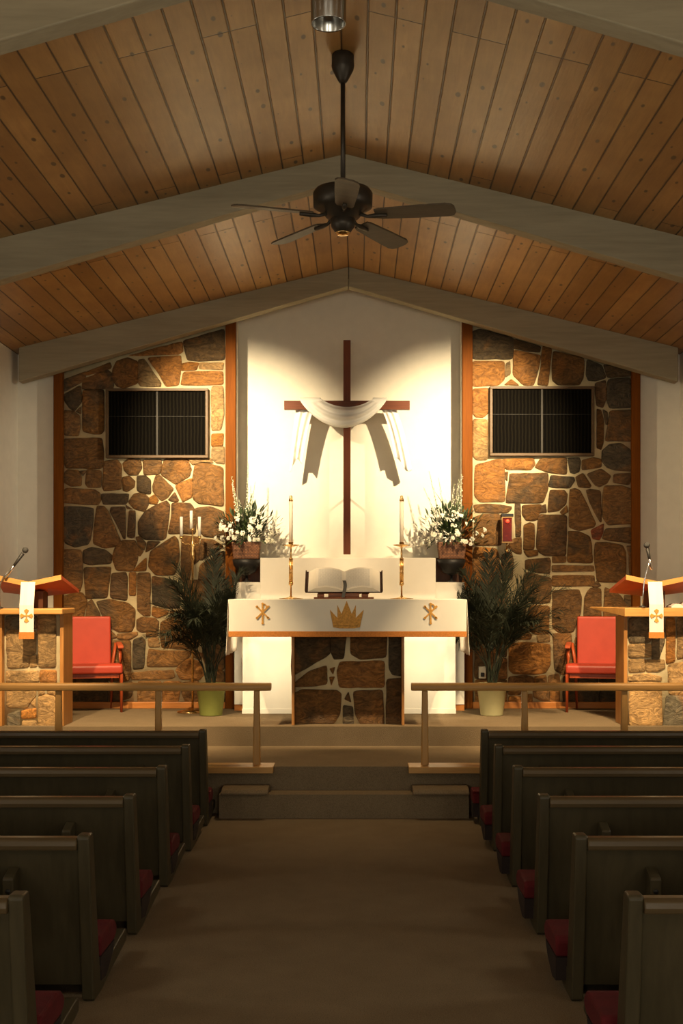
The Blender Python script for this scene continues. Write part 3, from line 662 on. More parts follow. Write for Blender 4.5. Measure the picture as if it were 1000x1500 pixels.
# ------------------------------------------------------------------ communion rails and kneelers
Dr = 9.35
def rail(s, xin, posts, label):
    t = thing('communion_rail', label, 'railing', (xin, Dr, Z2), group='communion rails')
    L = HX-.02-abs(xin)
    pr = [(-.042,.58),(-.046,.60),(-.046,.622),(-.034,.638),(.034,.638),(.046,.622),(.046,.60),(.042,.58)]
    b = MB().prism(pr, 0, s*L, 'X'); b.build('handrail', M['blond'], t, bevel=.006)
    for px in posts:
        x = px-xin
        b = MB(); w0, w1 = .029, .022
        vs = [(x-w0,-w0,0),(x+w0,-w0,0),(x+w0,w0,0),(x-w0,w0,0),(x-w1,-w1,.582),(x+w1,-w1,.582),(x+w1,w1,.582),(x-w1,w1,.582)]
        b.add(vs, [(3,2,1,0),(4,5,6,7),(0,1,5,4),(1,2,6,5),(2,3,7,6),(3,0,4,7)])
        b.build('post', M['blondZ'], t, bevel=.008)
    b = MB().box(-s*.03 if s>0 else .03, s*L, -.15, .09, -.04, .006)
    b.v = [(v[0], v[1], v[2]) for v in b.v]
    b = MB(); b.box(0 - s*.025, s*L, -.15, -.072, -.042, .006); b.box(0 - s*.025, s*L, -.08, .09, .0005, .006)
    b.build('footboard', M['blond'], t, bevel=.006)
    k = MB(); pf = [(-.315,-.175),(-.315,-.165+.0),(-.300,-.145),(-.26,-.135),(-.10,-.135),(-.075,-.15),(-.075,-.175)]
    k = MB().prism([(-.330,-.178),(-.335,-.165),(-.31,-.140),(-.26,-.130),(-.12,-.130),(-.075,-.14),(-.075,-.178)], 0, (.93-abs(xin))*s, 'X')
    o = k.build('kneeling_pad', M['carpet'], None, bevel=.01, smooth=False); o.location = (xin, Dr, Z2)
    tag(o, 'carpet-covered kneeling pad on the step under the %s rail' % ('right' if s > 0 else 'left'), 'kneeler', 'kneeling pads')
rail(-1, W(397,0,Dr).x, [W(q,0,Dr).x for q in (376,232,86,-60)], 'blond wooden communion rail to the left of the aisle')
rail(1, W(602,0,Dr).x, [W(q,0,Dr).x for q in (622,768,914)]+[3.2], 'blond wooden communion rail to the right of the aisle')

# ------------------------------------------------------------------ pews
def make_pew(s, label, k=1.0):
    kk = lambda P: [(y*k if y > .12 else y, z) for y, z in P]
    t = thing('pew', label, 'pew', (0,0,0), group='pews left of the aisle' if s < 0 else 'pews right of the aisle')
    L = 2.33
    end = [(0,.012),(.02,.0),(.17,.0),(.30,.018),(.64,.048),(.705,.056),(.705,.105),(.69,.114),(.20,.088),(.115,.12),(-.008,.70),(-.02,.712),(-.082,.712),(-.09,.70)]
    end = kk(end)
    for x0 in (0, L):
        MB().prism(end, s*x0, s*(x0+.05), 'X').build('end_panel', M['pew'], t, bevel=.006)
    a, z = s*.05, s*L
    MB().prism([(-.066,.66),(.045,.06),(.075,.06),(-.040,.66)], a, z, 'X').build('back_panel', M['pew'], t)
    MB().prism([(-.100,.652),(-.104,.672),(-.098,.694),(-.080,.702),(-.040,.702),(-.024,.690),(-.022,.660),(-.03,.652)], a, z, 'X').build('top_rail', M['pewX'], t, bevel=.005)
    c0 = .004 if s < 0 else -.045
    MB().prism(kk([(.125,.150),(.12,.215),(.14,.238),(.36,.245),(.42,.232),(.455,.205),(.462,.180),(.44,.155),(.41,.145)]), c0, z, 'X').build('seat_cushion', M['red_cushion'], t, bevel=.016, segs=3)
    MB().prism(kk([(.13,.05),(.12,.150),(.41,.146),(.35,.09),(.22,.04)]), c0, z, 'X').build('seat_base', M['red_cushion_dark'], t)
    for x in (.29, 1.55):
        b = MB().prism([(-.075,.36),(-.150,.36),(-.160,.545),(-.155,.555),(-.072,.580),(-.062,.575)], s*x, s*(x+.044), 'X')
        r = b.build('book_rack_bracket', M['pew'], t, bevel=.005)
        MB().lathe([(.0,-.001),(.011,-.001),(.011,.003),(0,.004)], seg=12).build('screw_cap', M['black'], r, smooth=True)
        sc = [c for c in r.children][0]; sc.location = (s*(x+.022), -.157, .50); sc.rotation_euler = (PI/2,0,0)
    b = MB().box(s*.34, s*1.56, -.15, -.06, .36, .375).box(s*.34, s*1.56, -.155, -.142, .36, .44)
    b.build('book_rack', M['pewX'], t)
    return t
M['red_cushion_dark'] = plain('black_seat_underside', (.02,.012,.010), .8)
PD = [8.76, 7.90, 6.95, 5.98, 5.01, 4.04]
order = ['front pew', 'second pew from the front', 'third pew from the front', 'fourth pew from the front', 'fifth pew from the front', 'nearest pew']
for s, xx, side_ in ((-1, -1.0, 'left'), (1, .985, 'right')):
    base = None
    for i, D in enumerate(PD):
        lab = 'dark wooden %s on the %s of the aisle' % (order[i], side_)
        if i == 0: make_pew(s, lab, .70).location = (xx, D, 0)
        elif base is None: base = make_pew(s, lab); base.location = (xx, D, 0)
        else: dup(base, (xx, D, 0), lab)

# ------------------------------------------------------------------ armchairs
def chair(X, rz, label):
    t = thing('armchair', label, 'chair', (X, 11.68, ZP), rz, group='red armchairs behind the lecterns')
    hw_ = .305
    b = MB().prism([(-.035,.375),(-.035,.45),(.0,.475),(.40,.46),(.41,.375)], -hw_-.005, hw_+.005, 'X'); b.build('seat', M['red_vinyl'], t, bevel=.03, segs=3)
    b = MB().prism([(.33,.44),(.375,.925),(.405,.93),(.40,.44)], -.21, .21, 'X'); b.build('backrest', M['red_vinyl'], t, bevel=.014, segs=3)
    for s in (-1, 1):
        b = MB().tube([(s*.298,.0,0),(s*.293,.0,.38),(s*.290,.015,.52),(s*.285,.03,.62)], [.013,.019,.018,.016], 8); b.build('front_leg', M['redwood'], t, smooth=True)
        b = MB().tube([(s*.215,.41,0),(s*.225,.40,.44),(s*.262,.41,.66)], [.013,.018,.016], 8); b.build('rear_leg', M['redwood'], t, smooth=True)
        b = MB().prism([(-.03,.618),(-.035,.64),(.0,.655),(.40,.672),(.41,.65),(.02,.622)], s*.262, s*.318, 'X'); b.build('armrest', M['under_red'], t, bevel=.01)
    b = MB().box(-.26,.26,0,.018,.335,.378).box(-.26,.26,.39,.405,.335,.378); b.box(-.272,-.256,0,.4,.335,.378); b.box(.256,.272,0,.4,.335,.378)
    b.build('seat_frame', M['redwood'], t)
chair(-2.50, math.radians(14), 'red upholstered wooden armchair behind the left lectern')
chair(2.42, math.radians(-12), 'red upholstered wooden armchair behind the right lectern')

# ------------------------------------------------------------------ lecterns
def lectern(s, Xc, tile, polys, label, zslab, bright):
    t = thing('lectern', label, 'lectern', (Xc, 10.52, ZP), group='stone-fronted lecterns')
    hw_ = .285; o = (Xc, 10.52, ZP)
    zs = zslab-ZP; th = .05 if s < 0 else .075
    b = MB().box(Xc-hw_+.03, Xc+hw_-.03, 10.60, 10.80, ZP, zslab-th)
    stones(b, tile, polys, 10.60, gain=1.75)  # gain paints the lamp's brightness into the stone tones
    shift(b, o).build('stone_front', [M['mortar'], M['stone_lamplit']], t, smooth=True)
    for q in (-1, 1):
        b = MB().box(q*hw_, q*(hw_-.032), 0, .34, 0, zs-th); b.build('side_board', M['oakZ'], t, bevel=.004)
    b = MB()
    e = .020
    if s < 0:
        b.box(-hw_-e, hw_+e, -.13, .34, zs-th, zs); b.build('top_board', M['oak'], t, bevel=.008)
    else:
        # wedge-like thick top, deeper and wider towards the back
        vs = [(-hw_-.02,-.13,zs-th),(hw_+e,-.13,zs-th),(hw_+e,.62,zs-.015),(-hw_-.18,.62,zs-.015),(-hw_-.02,-.13,zs),(hw_+e,-.13,zs),(hw_+e,.62,zs),(-hw_-.18,.62,zs)]
        b.add(vs, [(3,2,1,0),(4,5,6,7),(0,1,5,4),(1,2,6,5),(2,3,7,6),(3,0,4,7)]); b.build('top_board', M['oak'], t, bevel=.004)
    # book rest, a shallow V of two boards on a pedestal
    r = thing('book_rest', 'V-shaped red wooden book rest on top of the %s lectern' % ('left' if s < 0 else 'right'), 'book rest', (Xc, 10.50, zslab), group='lectern book rests')
    dz = 1.71-zslab
    for q in (-1, 1):
        xo_f, xo_r = q*.285, q*.34
        P = [(0,-.05,dz+.045),(xo_f,-.05,dz+.105),(xo_r,.36,dz-.012),(0,.36,dz-.05)]
        n = .03
        vs = P+[(x,y,z+n) for x,y,z in P]
        b = MB().add(vs, [(0,3,2,1) if q > 0 else (0,1,2,3), (4,5,6,7) if q > 0 else (7,6,5,4), (0,1,5,4) if q>0 else (4,5,1,0), (1,2,6,5) if q>0 else (5,6,2,1), (2,3,7,6) if q>0 else (6,7,3,2), (3,0,4,7) if q>0 else (7,4,0,3)])
        w_ = b.build('wing', M['under_red'], r)
        # light front edge strip
        b = MB(); a0, a1 = P[0], P[1]
        vs = [(a0[0],-.068,a0[2]-.006),(a1[0],-.068,a1[2]-.006),(a1[0],-.048,a1[2]-.006),(a0[0],-.048,a0[2]-.006)]
        vs += [(x,y,z+.044) for x,y,z in vs]
        b.add(vs, [(0,3,2,1),(4,5,6,7),(0,1,5,4),(1,2,6,5),(2,3,7,6),(3,0,4,7)]); b.build('front_edge', M['oak'], w_)
    MB().box(-.07,.09,.08,.25,0,dz-.0).build('pedestal', M['panel_wood'], r, bevel=.004)
    return t
LP = (0,900,8.333)
pl = [('g',[(85,20),(440,20),(440,170),(85,180)]), ('t',[(85,205),(435,205),(430,470),(365,500),(350,630),(100,645)]), ('t',[(372,520),(440,500),(448,625),(372,635)]), ('t',[(468,20),(680,20),(682,270),(680,630),(472,630)]),
 ('t',[(90,690),(460,690),(465,825),(90,830)]), ('o',[(500,685),(680,690),(680,830),(500,830)]), ('t',[(95,850),(430,850),(430,990),(360,1080),(330,1130),(95,1130)]), ('t',[(382,1085),(430,1035),(430,1120)]), ('o',[(275,1180),(430,1150),(430,1260),(275,1265)]),
 ('g',[(95,1230),(240,1180),(240,1410),(95,1410)]), ('t',[(285,1305),(435,1305),(440,1410),(285,1410)]), ('t',[(472,1020),(560,990),(650,1000),(680,1050),(680,1410),(475,1410)]), ('t',[(472,860),(530,860),(540,960),(475,980)]), ('t',[(580,860),(680,860),(680,985),(590,960)])]
RP = (880,900,8.333)
pr_ = [('g',[(345,50),(600,50),(600,335),(345,340)]), ('t',[(345,370),(600,365),(600,520),(345,522)]), ('t',[(345,555),(530,552),(530,690),(350,700)]), ('t',[(550,560),(760,560),(770,650),(700,690),(560,690)]), ('g',[(620,50),(762,50),(775,330),(700,540),(620,540)]),
 ('o',[(792,60),(900,60),(900,560),(792,585)]), ('t',[(925,60),(1040,60),(1040,500),(925,530)]), ('t',[(820,622),(1040,595),(1040,980),(830,970)]), ('t',[(350,740),(560,720),(720,762),(720,810),(350,815)]), ('t',[(350,832),(728,832),(742,1350),(352,1362)]), ('g',[(800,1000),(1040,1000),(1040,1400),(762,1400)])]
XL, XR = -2.76, 2.70
zsl = W(0,891.5,10.40).z; zsr = W(0,890.5,10.40).z
lectern(-1, XL, LP, pl, 'stone-fronted wooden lectern at the left edge of the chancel', zsl, 1)
lectern(1, XR, RP, pr_, 'stone-fronted wooden lectern at the right edge of the chancel', zsr, 1)

def stole(X0, X1, top, bot, fr, label, zs):
    D = 10.375
    a = W(X0,0,D).x; c = W(X1,0,D).x; xc = (a+c)/2; w = (c-a)/2
    t = thing('lectern_stole', label, 'cloth', (xc, D, W(0,bot,D).z), group='white stoles hanging on the lecterns')
    z0 = W(0,bot,D).z; zz = W(0,top,10.42).z
    path = [(0,0),(0,zs-z0-.004),(0,zs-z0+.03),(10.415-D,zz-z0-.03),(10.42-D,zz-z0-.004),(10.45-D,zz-z0+.004),(10.62-D,zz-z0-.03)]
    b = MB()
    def fn(u, v):
        f = v*(len(path)-1); i = min(int(f), len(path)-2); q = f-i
        y = path[i][0]*(1-q)+path[i+1][0]*q; z = path[i][1]*(1-q)+path[i+1][1]*q
        return (-w+2*w*u, y+.002*math.sin(u*9), z)
    b.grid(fn, 4, 36); b.build('white_band', M['cloth'], t, solid=.004)
    h = z0-W(0,fr,D).z
    MB().box(-w-.004, w+.004, -.006, .006, -h, 0).build('gold_fringe', M['orange_band'], t)
    # cross crosslet
    b = MB(); zc_ = W(0,902,D).z-z0; y = -.006; r = .045
    b.box(-.006,.006,y,y+.006,zc_-r,zc_+r); b.box(-r,r,y-.001,y+.005,zc_-.006,zc_+.006)
    for dx, dz_ in ((0,1),(0,-1),(1,0),(-1,0)):
        cx_, cz_ = dx*r, zc_+dz_*r
        if dx == 0: b.prism([(-.006,zc_+dz_*r*.45),(.006,zc_+dz_*r*.45),(.021,cz_),(0,cz_+dz_*.016),(-.021,cz_)], y-.002, y+.004, 'Y')
        else: b.prism([(dx*r*.45,zc_-.006),(dx*r*.45,zc_+.006),(cx_,zc_+.021),(cx_+dx*.012,zc_),(cx_,zc_-.021)], y-.002, y+.004, 'Y')
    b.build('cross_emblem', M['gold'], t)
stole(28.6, 49.4, 852.8, 926, 936, 'white stole with gold cross hanging over the left lectern', zsl)
stole(950.6, 971.5, 852.5, 926, 935, 'white stole with gold cross hanging over the right lectern', zsr)

def mic(pts, head, label, base, zb_):
    D = 10.41
    P = [W(x,y,D) for x, y in pts]
    t = thing('microphone', label, 'microphone', P[0], group='lectern microphones')
    loc = lambda q: tuple(q-P[0])
    n = len(P)
    MB().tube([loc(q) for q in P[:n-1]], .006, 8).build('gooseneck', M['chrome'], t, smooth=True)
    a, c = P[n-2], P[n-1]; d = (c-a)
    MB().tube([loc(a-d*.55), loc(a-d*.1), loc(a+d*.12)], [.011,.013,.013], 10).build('chrome_sleeve', M['chrome'], t, smooth=True)
    MB().tube([loc(a), loc(a+d*.3), loc(a+d*.82)], [.010,.013,.017], 12).build('handle', M['black'], t, smooth=True)
    hb = MB(); hb.lathe([(0,-.027),(.016,-.022),(.026,-.006),(.027,.006),(.018,.022),(0,.028)], seg=16)
    h = hb.build('mic_head', M['mic_head'], t, smooth=True); h.location = c-P[0]
    MB().lathe([(.03,0),(.03,.006),(.012,.014)], seg=20).build('base', M['black'], t, smooth=True)
M['mic_head'] = plain('dark_mic_mesh', (.05,.05,.048), .5, .5, var=.2, bmp=.5, bscale=600)
mic([(0,891),(-1,872),(0,856),(6,843),(18,832),(37,806)], None, 'black microphone on a chrome gooseneck on the left lectern, tilted right', 0, zsl)
mic([(941,889.5),(941.5,870),(943,852),(948,832),(951.5,822),(947,799)], None, 'black microphone on a chrome gooseneck on the right lectern, upright', 0, zsr)
# papers on right lectern
p = W(983,0,10.85)
t = thing('open_booklet', 'small open white booklet lying on the right lectern', 'book', (p.x+.02, 10.62, zsr+.0))
MB().prism([(-.10,0),(.0,0),(0,.012),(-.02,.03),(-.06,.035),(-.10,.012)], -.08, .10, 'Y').build('page', M['paper'], t)
MB().prism([(.0,0),(.11,0),(.11,.012),(.07,.055),(.03,.045),(0,.012)], -.08, .10, 'Y').build('page', M['paper'], t)

# ------------------------------------------------------------------ ceiling fan
fx = W(502,0,7.2).x; Dfan = 7.2
zm = W(0,277,Dfan).z
t = thing('ceiling_fan', 'dark bronze ceiling fan on a long rod under the ridge', 'ceiling fan', (fx, Dfan, ZR-.01))
def fz(py): return W(0,py,Dfan).z-(ZR-.01)
MB().lathe([(.018,fz(122)),(.03,fz(118)),(.062,fz(103)),(.068,fz(97)),(.066,fz(90)),(.066,0)], seg=24).build('canopy', M['fan'], t, smooth=True)
MB().tube([(0,0,fz(118)),(0,0,fz(275))], .014, 12).build('downrod', M['fan'], t, smooth=True)
MB().lathe([(.05,fz(325)),(.10,fz(318)),(.13,fz(310)),(.150,fz(307)),(.176,fz(303)),(.178,fz(284)),(.165,fz(279)),(.06,fz(276)),(.03,fz(270)),(.016,fz(262))], seg=40).build('motor_housing', M['fan'], t, smooth=True)
MB().lathe([(.0,fz(342)),(.045,fz(341)),(.055,fz(337)),(.07,fz(332)),(.075,fz(320)),(.05,fz(318))], seg=24).build('switch_housing', M['steel_dim'] if 'steel_dim' in M else M['fan'], t, smooth=True)
MB().lathe([(.0,fz(345)),(.030,fz(344.5)),(.045,fz(341.5)),(.045,fz(340))], seg=24).build('bottom_cap', M['brass'], t, smooth=True)
zbld = fz(317)
for k in range(5):
    a = math.radians(-15+72*k)
    R0, R1 = .20, .68
    ca, sa = math.cos(a), math.sin(a); pitch = math.radians(12)
    prof_ = [(R0,-.045),(R0+.03,-.055),(R0+.25,-.066),(R1-.05,-.070),(R1-.015,-.058),(R1,-.03),(R1,.03),(R1-.015,.058),(R1-.05,.070),(R0+.25,.066),(R0+.03,.055),(R0,.045)]
    vs = []
    for dz_ in (-.005, .005):
        for r_, w_ in prof_:
            z_ = zbld-.012*(r_-R0)/.5-w_*math.sin(pitch)+dz_; ww = w_*math.cos(pitch)
            vs.append((r_*ca-ww*sa, r_*sa+ww*ca, z_))
    n = len(prof_)
    b = MB().add(vs, [list(range(n))[::-1], [n+i for i in range(n)]]+[(i,(i+1)%n,n+(i+1)%n,n+i) for i in range(n)])
    bl = b.build('blade', M['blade'], t)
    b = MB().tube([(.09*ca,.09*sa,fz(314)),(.15*ca,.15*sa,fz(320)),(.20*ca,.20*sa,zbld-.012),(.27*ca,.27*sa,zbld-.013)], [.012,.010,.016,.012], 8)
    b.build('blade_iron', M['fan'], bl, smooth=True)
# hanging spotlight can
D = 5.45; p = W(481,36,D)
t = thing('spotlight_can', 'brushed metal cylinder spotlight hanging below the ridge', 'spotlight', (p.x, D, p.z))
MB().lathe([(.076,.0),(.080,.002),(.080,.34),(.05,.37),(.02,.375)], seg=32).v
b = MB(); seg = 32
prof_ = [(.0,.20),(.06,.19),(.070,.15),(.0745,.004),(.078,.0),(.080,.004),(.080,.34),(.05,.37),(0,.375)]
b.lathe(prof_, seg=seg); b.build('can', M['steel'], t, smooth=True)
MB().tube([(0,0,.36),(0,0,ZR-p.z)], .012, 12).build('stem', M['steel'], t, smooth=True)
MB().lathe([(.0,.16),(.03,.165),(.055,.185),(.0,.195)], seg=20).build('bulb', M['glass_bulb'] if 'glass_bulb' in M else plain('grey_lamp_glass', (.25,.25,.26), .1), t, smooth=True)

# ------------------------------------------------------------------ sanctuary lamp
D = 12.02; a = W(734.5,795,D); c = W(750,753,D); mid = (a.x+c.x)/2
t = thing('sanctuary_lamp', 'red glass sanctuary lamp in a brass frame on the right stone wall', 'lamp', (mid, D, a.z))
w = (c.x-a.x)/2; h = c.z-a.z
MB().box(-w+.008, w-.008, -w+.008, w-.008, .012, h-.03).build('glass', M['redglass'], t)
b = MB()
for q in (-1,1):
    for r_ in (-1,1): b.box(q*w-.0025, q*w+.0025, r_*w-.0025, r_*w+.0025, 0, h-.03)
b.box(-w-.004,w+.004,-w-.004,w+.004,-.004,.008).box(-w-.003,w+.003,-w-.003,-w+.001,h-.04,h-.03)
b.build('brass_frame', M['dull_brass'], t)
MB().box(-w-.006, w+.006, -w-.006, w+.006, h-.03, h).build('cap', M['black'], t, bevel=.003)
fl = MB().lathe([(0,-.022),(.018,-.012),(.022,.0),(.014,.016),(0,.024)], seg=12).build('flame', M['flame'], t, smooth=True); fl.location = (0, -w-.0, h-.075)
b = MB().tube([(0,0,-.005),(0,.02,-.05),(0,.06,-.075),(0,.155,-.06)], .008, 8); b.lathe([(.0,-.10),(.012,-.094),(.014,-.075),(.0,-.06)], (0,.0,0), 12); b.build('wall_bracket', M['brass'], t, smooth=True)

# ------------------------------------------------------------------ branched candle stand
D = 11.72; cxp = W(279,0,D).x
t = thing('branched_candle_stand', 'tall brass three-branched candle stand behind the left palm', 'candelabrum', (cxp, D, ZP))
def hz(py): return W(0,py,D).z-ZP
MB().lathe([(.13,0),(.13,.012),(.05,.03),(.014,.05)], seg=24).build('base', M['brass'], t, smooth=True)
MB().lathe([(.011,.04),(.011,hz(822)),(.020,hz(818)),(.030,hz(812)),(.020,hz(806)),(.030,hz(801)),(.018,hz(795)),(.008,hz(792)),(.008,hz(778)),(.017,hz(776)),(.017,hz(774))], (W(282,0,D).x-cxp,0,0), 16).build('pole', M['brass'], t, smooth=True)
for q, px in ((-1,265.5),(1,292)):
    xx = W(px,0,D).x-cxp; xm = W(282,0,D).x-cxp
    MB().tube([(xm,0,hz(800)),((xm*2+xx)/3,0,hz(797)),((xm+2*xx)/3,0,hz(797)),(xx,0,hz(793)),(xx,0,hz(787))], .0055, 8).build('branch', M['brass'], t, smooth=True)
    MB().lathe([(.006,hz(790)),(.02,hz(788)),(.016,hz(787)),(.016,hz(785))], (xx,0,0), 14).build('candle_cup', M['brass'], t, smooth=True)
for px, y0, y1, w_ in ((265.5,786,757,'left'),(280,775,748,'middle'),(292,786,757,'right')):
    b = MB().lathe([(.0145,0),(.0145,W(0,y1,D).z-W(0,y0,D).z)], seg=12)
    o = b.build('candle', M['wax'], smooth=True); o.location = (W(px,0,D).x, D, W(0,y0,D).z)
    tag(o, 'white candle on the %s branch of the candle stand' % w_, 'candle', 'candles on the branched stand')

# ------------------------------------------------------------------ palms
def rot_dir(az, el): return Vector((math.cos(az)*math.cos(el), math.sin(az)*math.cos(el), math.sin(el)))
def palm(X, D, potmat, label, seed, fr, r0=.145):
    rnd = random.Random(seed)
    t = thing('potted_palm', label, 'plant', (X, D, ZP), group='potted palms beside the altar')
    MB().lathe([(r0*.70,0),(r0*.74,.01),(r0*.96,.27),(r0*1.03,.272),(r0*1.03,.305),(r0*.93,.305),(r0*.90,.27)], seg=36).build('pot', potmat, t, smooth=True)
    MB().lathe([(r0*.88,.255),(.0,.262)], seg=24).build('soil', M['soil'], t)
    fr = [(a_, l_, n_*.95, c_) for a_, l_, n_, c_ in fr]+[(rnd.uniform(0,360), rnd.uniform(76,88), rnd.uniform(.75,1.12), rnd.uniform(30,110)) for _ in range(9)]
    def keep(p, lim=1.08):          # fronds rest against the altar and shelf ends instead of entering them
        if p.z+ZP < 1.86 and abs(p.x+X) < lim: p.x = math.copysign(lim, X)-X
        return p
    for k, (az, lean_, ln, curl) in enumerate(fr):
        base = Vector((rnd.uniform(-.04,.04), rnd.uniform(-.04,.04), .26))
        az = math.radians(az); N_ = 26
        pts = []; p = base.copy(); el = math.radians(lean_)
        for i in range(N_):
            f = i/(N_-1); e = el-math.radians(curl)*f**1.8
            p = p+rot_dir(az, e)*ln/N_; 
            if p.y > 12.05-D: p.y = 12.05-D
            keep(p)
            pts.append(p.copy())
        b = MB().tube([base]+pts, [.006]*6+[.0045]*(len(pts)-10)+[.002]*5, 5)
        st = int(N_*.45)
        for i in range(st, N_):
            f = (i-st)/(N_-1-st); tg = (pts[i]-pts[i-1]).normalized()
            sd = tg.cross(Vector((0,0,1)));
            if sd.length < .1: sd = Vector((1,0,0))
            sd.normalize(); upv = sd.cross(tg)
            for q in (-1, 1):
                for rep in range(5):
                    L = (.19*math.sin(PI*(.22+.72*f))+.06)*rnd.uniform(.8,1.15)
                    o_ = pts[i]-tg*rnd.uniform(0, ln/N_)
                    d = (tg*rnd.uniform(.7,1.2)+sd*q*rnd.uniform(.35,.8)+upv*rnd.uniform(-.45,.5)).normalized()
                    w2 = upv.cross(d).normalized()*.0048
                    m1 = o_+d*L*.5; e1 = o_+d*L+Vector((0,0,-.035*rnd.random()))
                    vs = [o_-w2*.5, o_+w2*.5, m1+w2, m1-w2, e1]
                    vs = [keep(Vector((v.x, min(v.y, 12.10-D), v.z)), 1.05) for v in vs]
                    b.add(vs, [(0,1,2,3),(3,2,4)])
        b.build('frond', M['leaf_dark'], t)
frL = [(95,84,1.42,18),(150,80,1.25,45),(35,83,1.30,40),(200,78,1.15,70),(-20,80,1.18,60),(270,78,1.15,80),(120,80,1.05,60),(60,78,1.0,70),(240,74,1.0,95),(310,76,1.0,90),(180,70,.95,90),(10,74,1.05,75),(340,66,.9,95),(160,84,1.32,30),(80,80,1.2,35),(220,82,1.15,40)]
palm(W(309,0,11.45).x+.0, 11.45, M['green_pot'], 'dark feathery palm in a green pot left of the altar', 3, frL)
frR = [(60,84,1.38,20),(30,78,1.38,35),(120,82,1.32,40),(0,74,1.30,55),(-25,72,1.20,75),(20,66,1.15,70),(200,78,1.10,75),(160,80,1.15,60),(270,78,1.1,80),(300,76,1.05,85),(340,70,1.1,90),(100,80,1.1,50),(80,84,1.4,15),(180,70,.9,95),(45,70,1.25,60),(10,80,1.30,45),(230,80,1.15,50)]
palm(W(720,0,11.45).x, 11.45, M['tan_pot'], 'dark feathery palm in a pale pot right of the altar', 8, frR)
# wall outlet behind the right palm
p = W(706,985,12.12)
t = thing('wall_outlet', 'small ivory wall outlet with black plug behind the right palm pot', 'outlet', (p.x, 12.10, p.z))
MB().box(-.035,.035,0,.05,-.06,.06).build('plate', M['outlet'], t, bevel=.004)
MB().box(-.018,.018,-.03,0,-.04,0).build('plug', M['black'], t, bevel=.005)

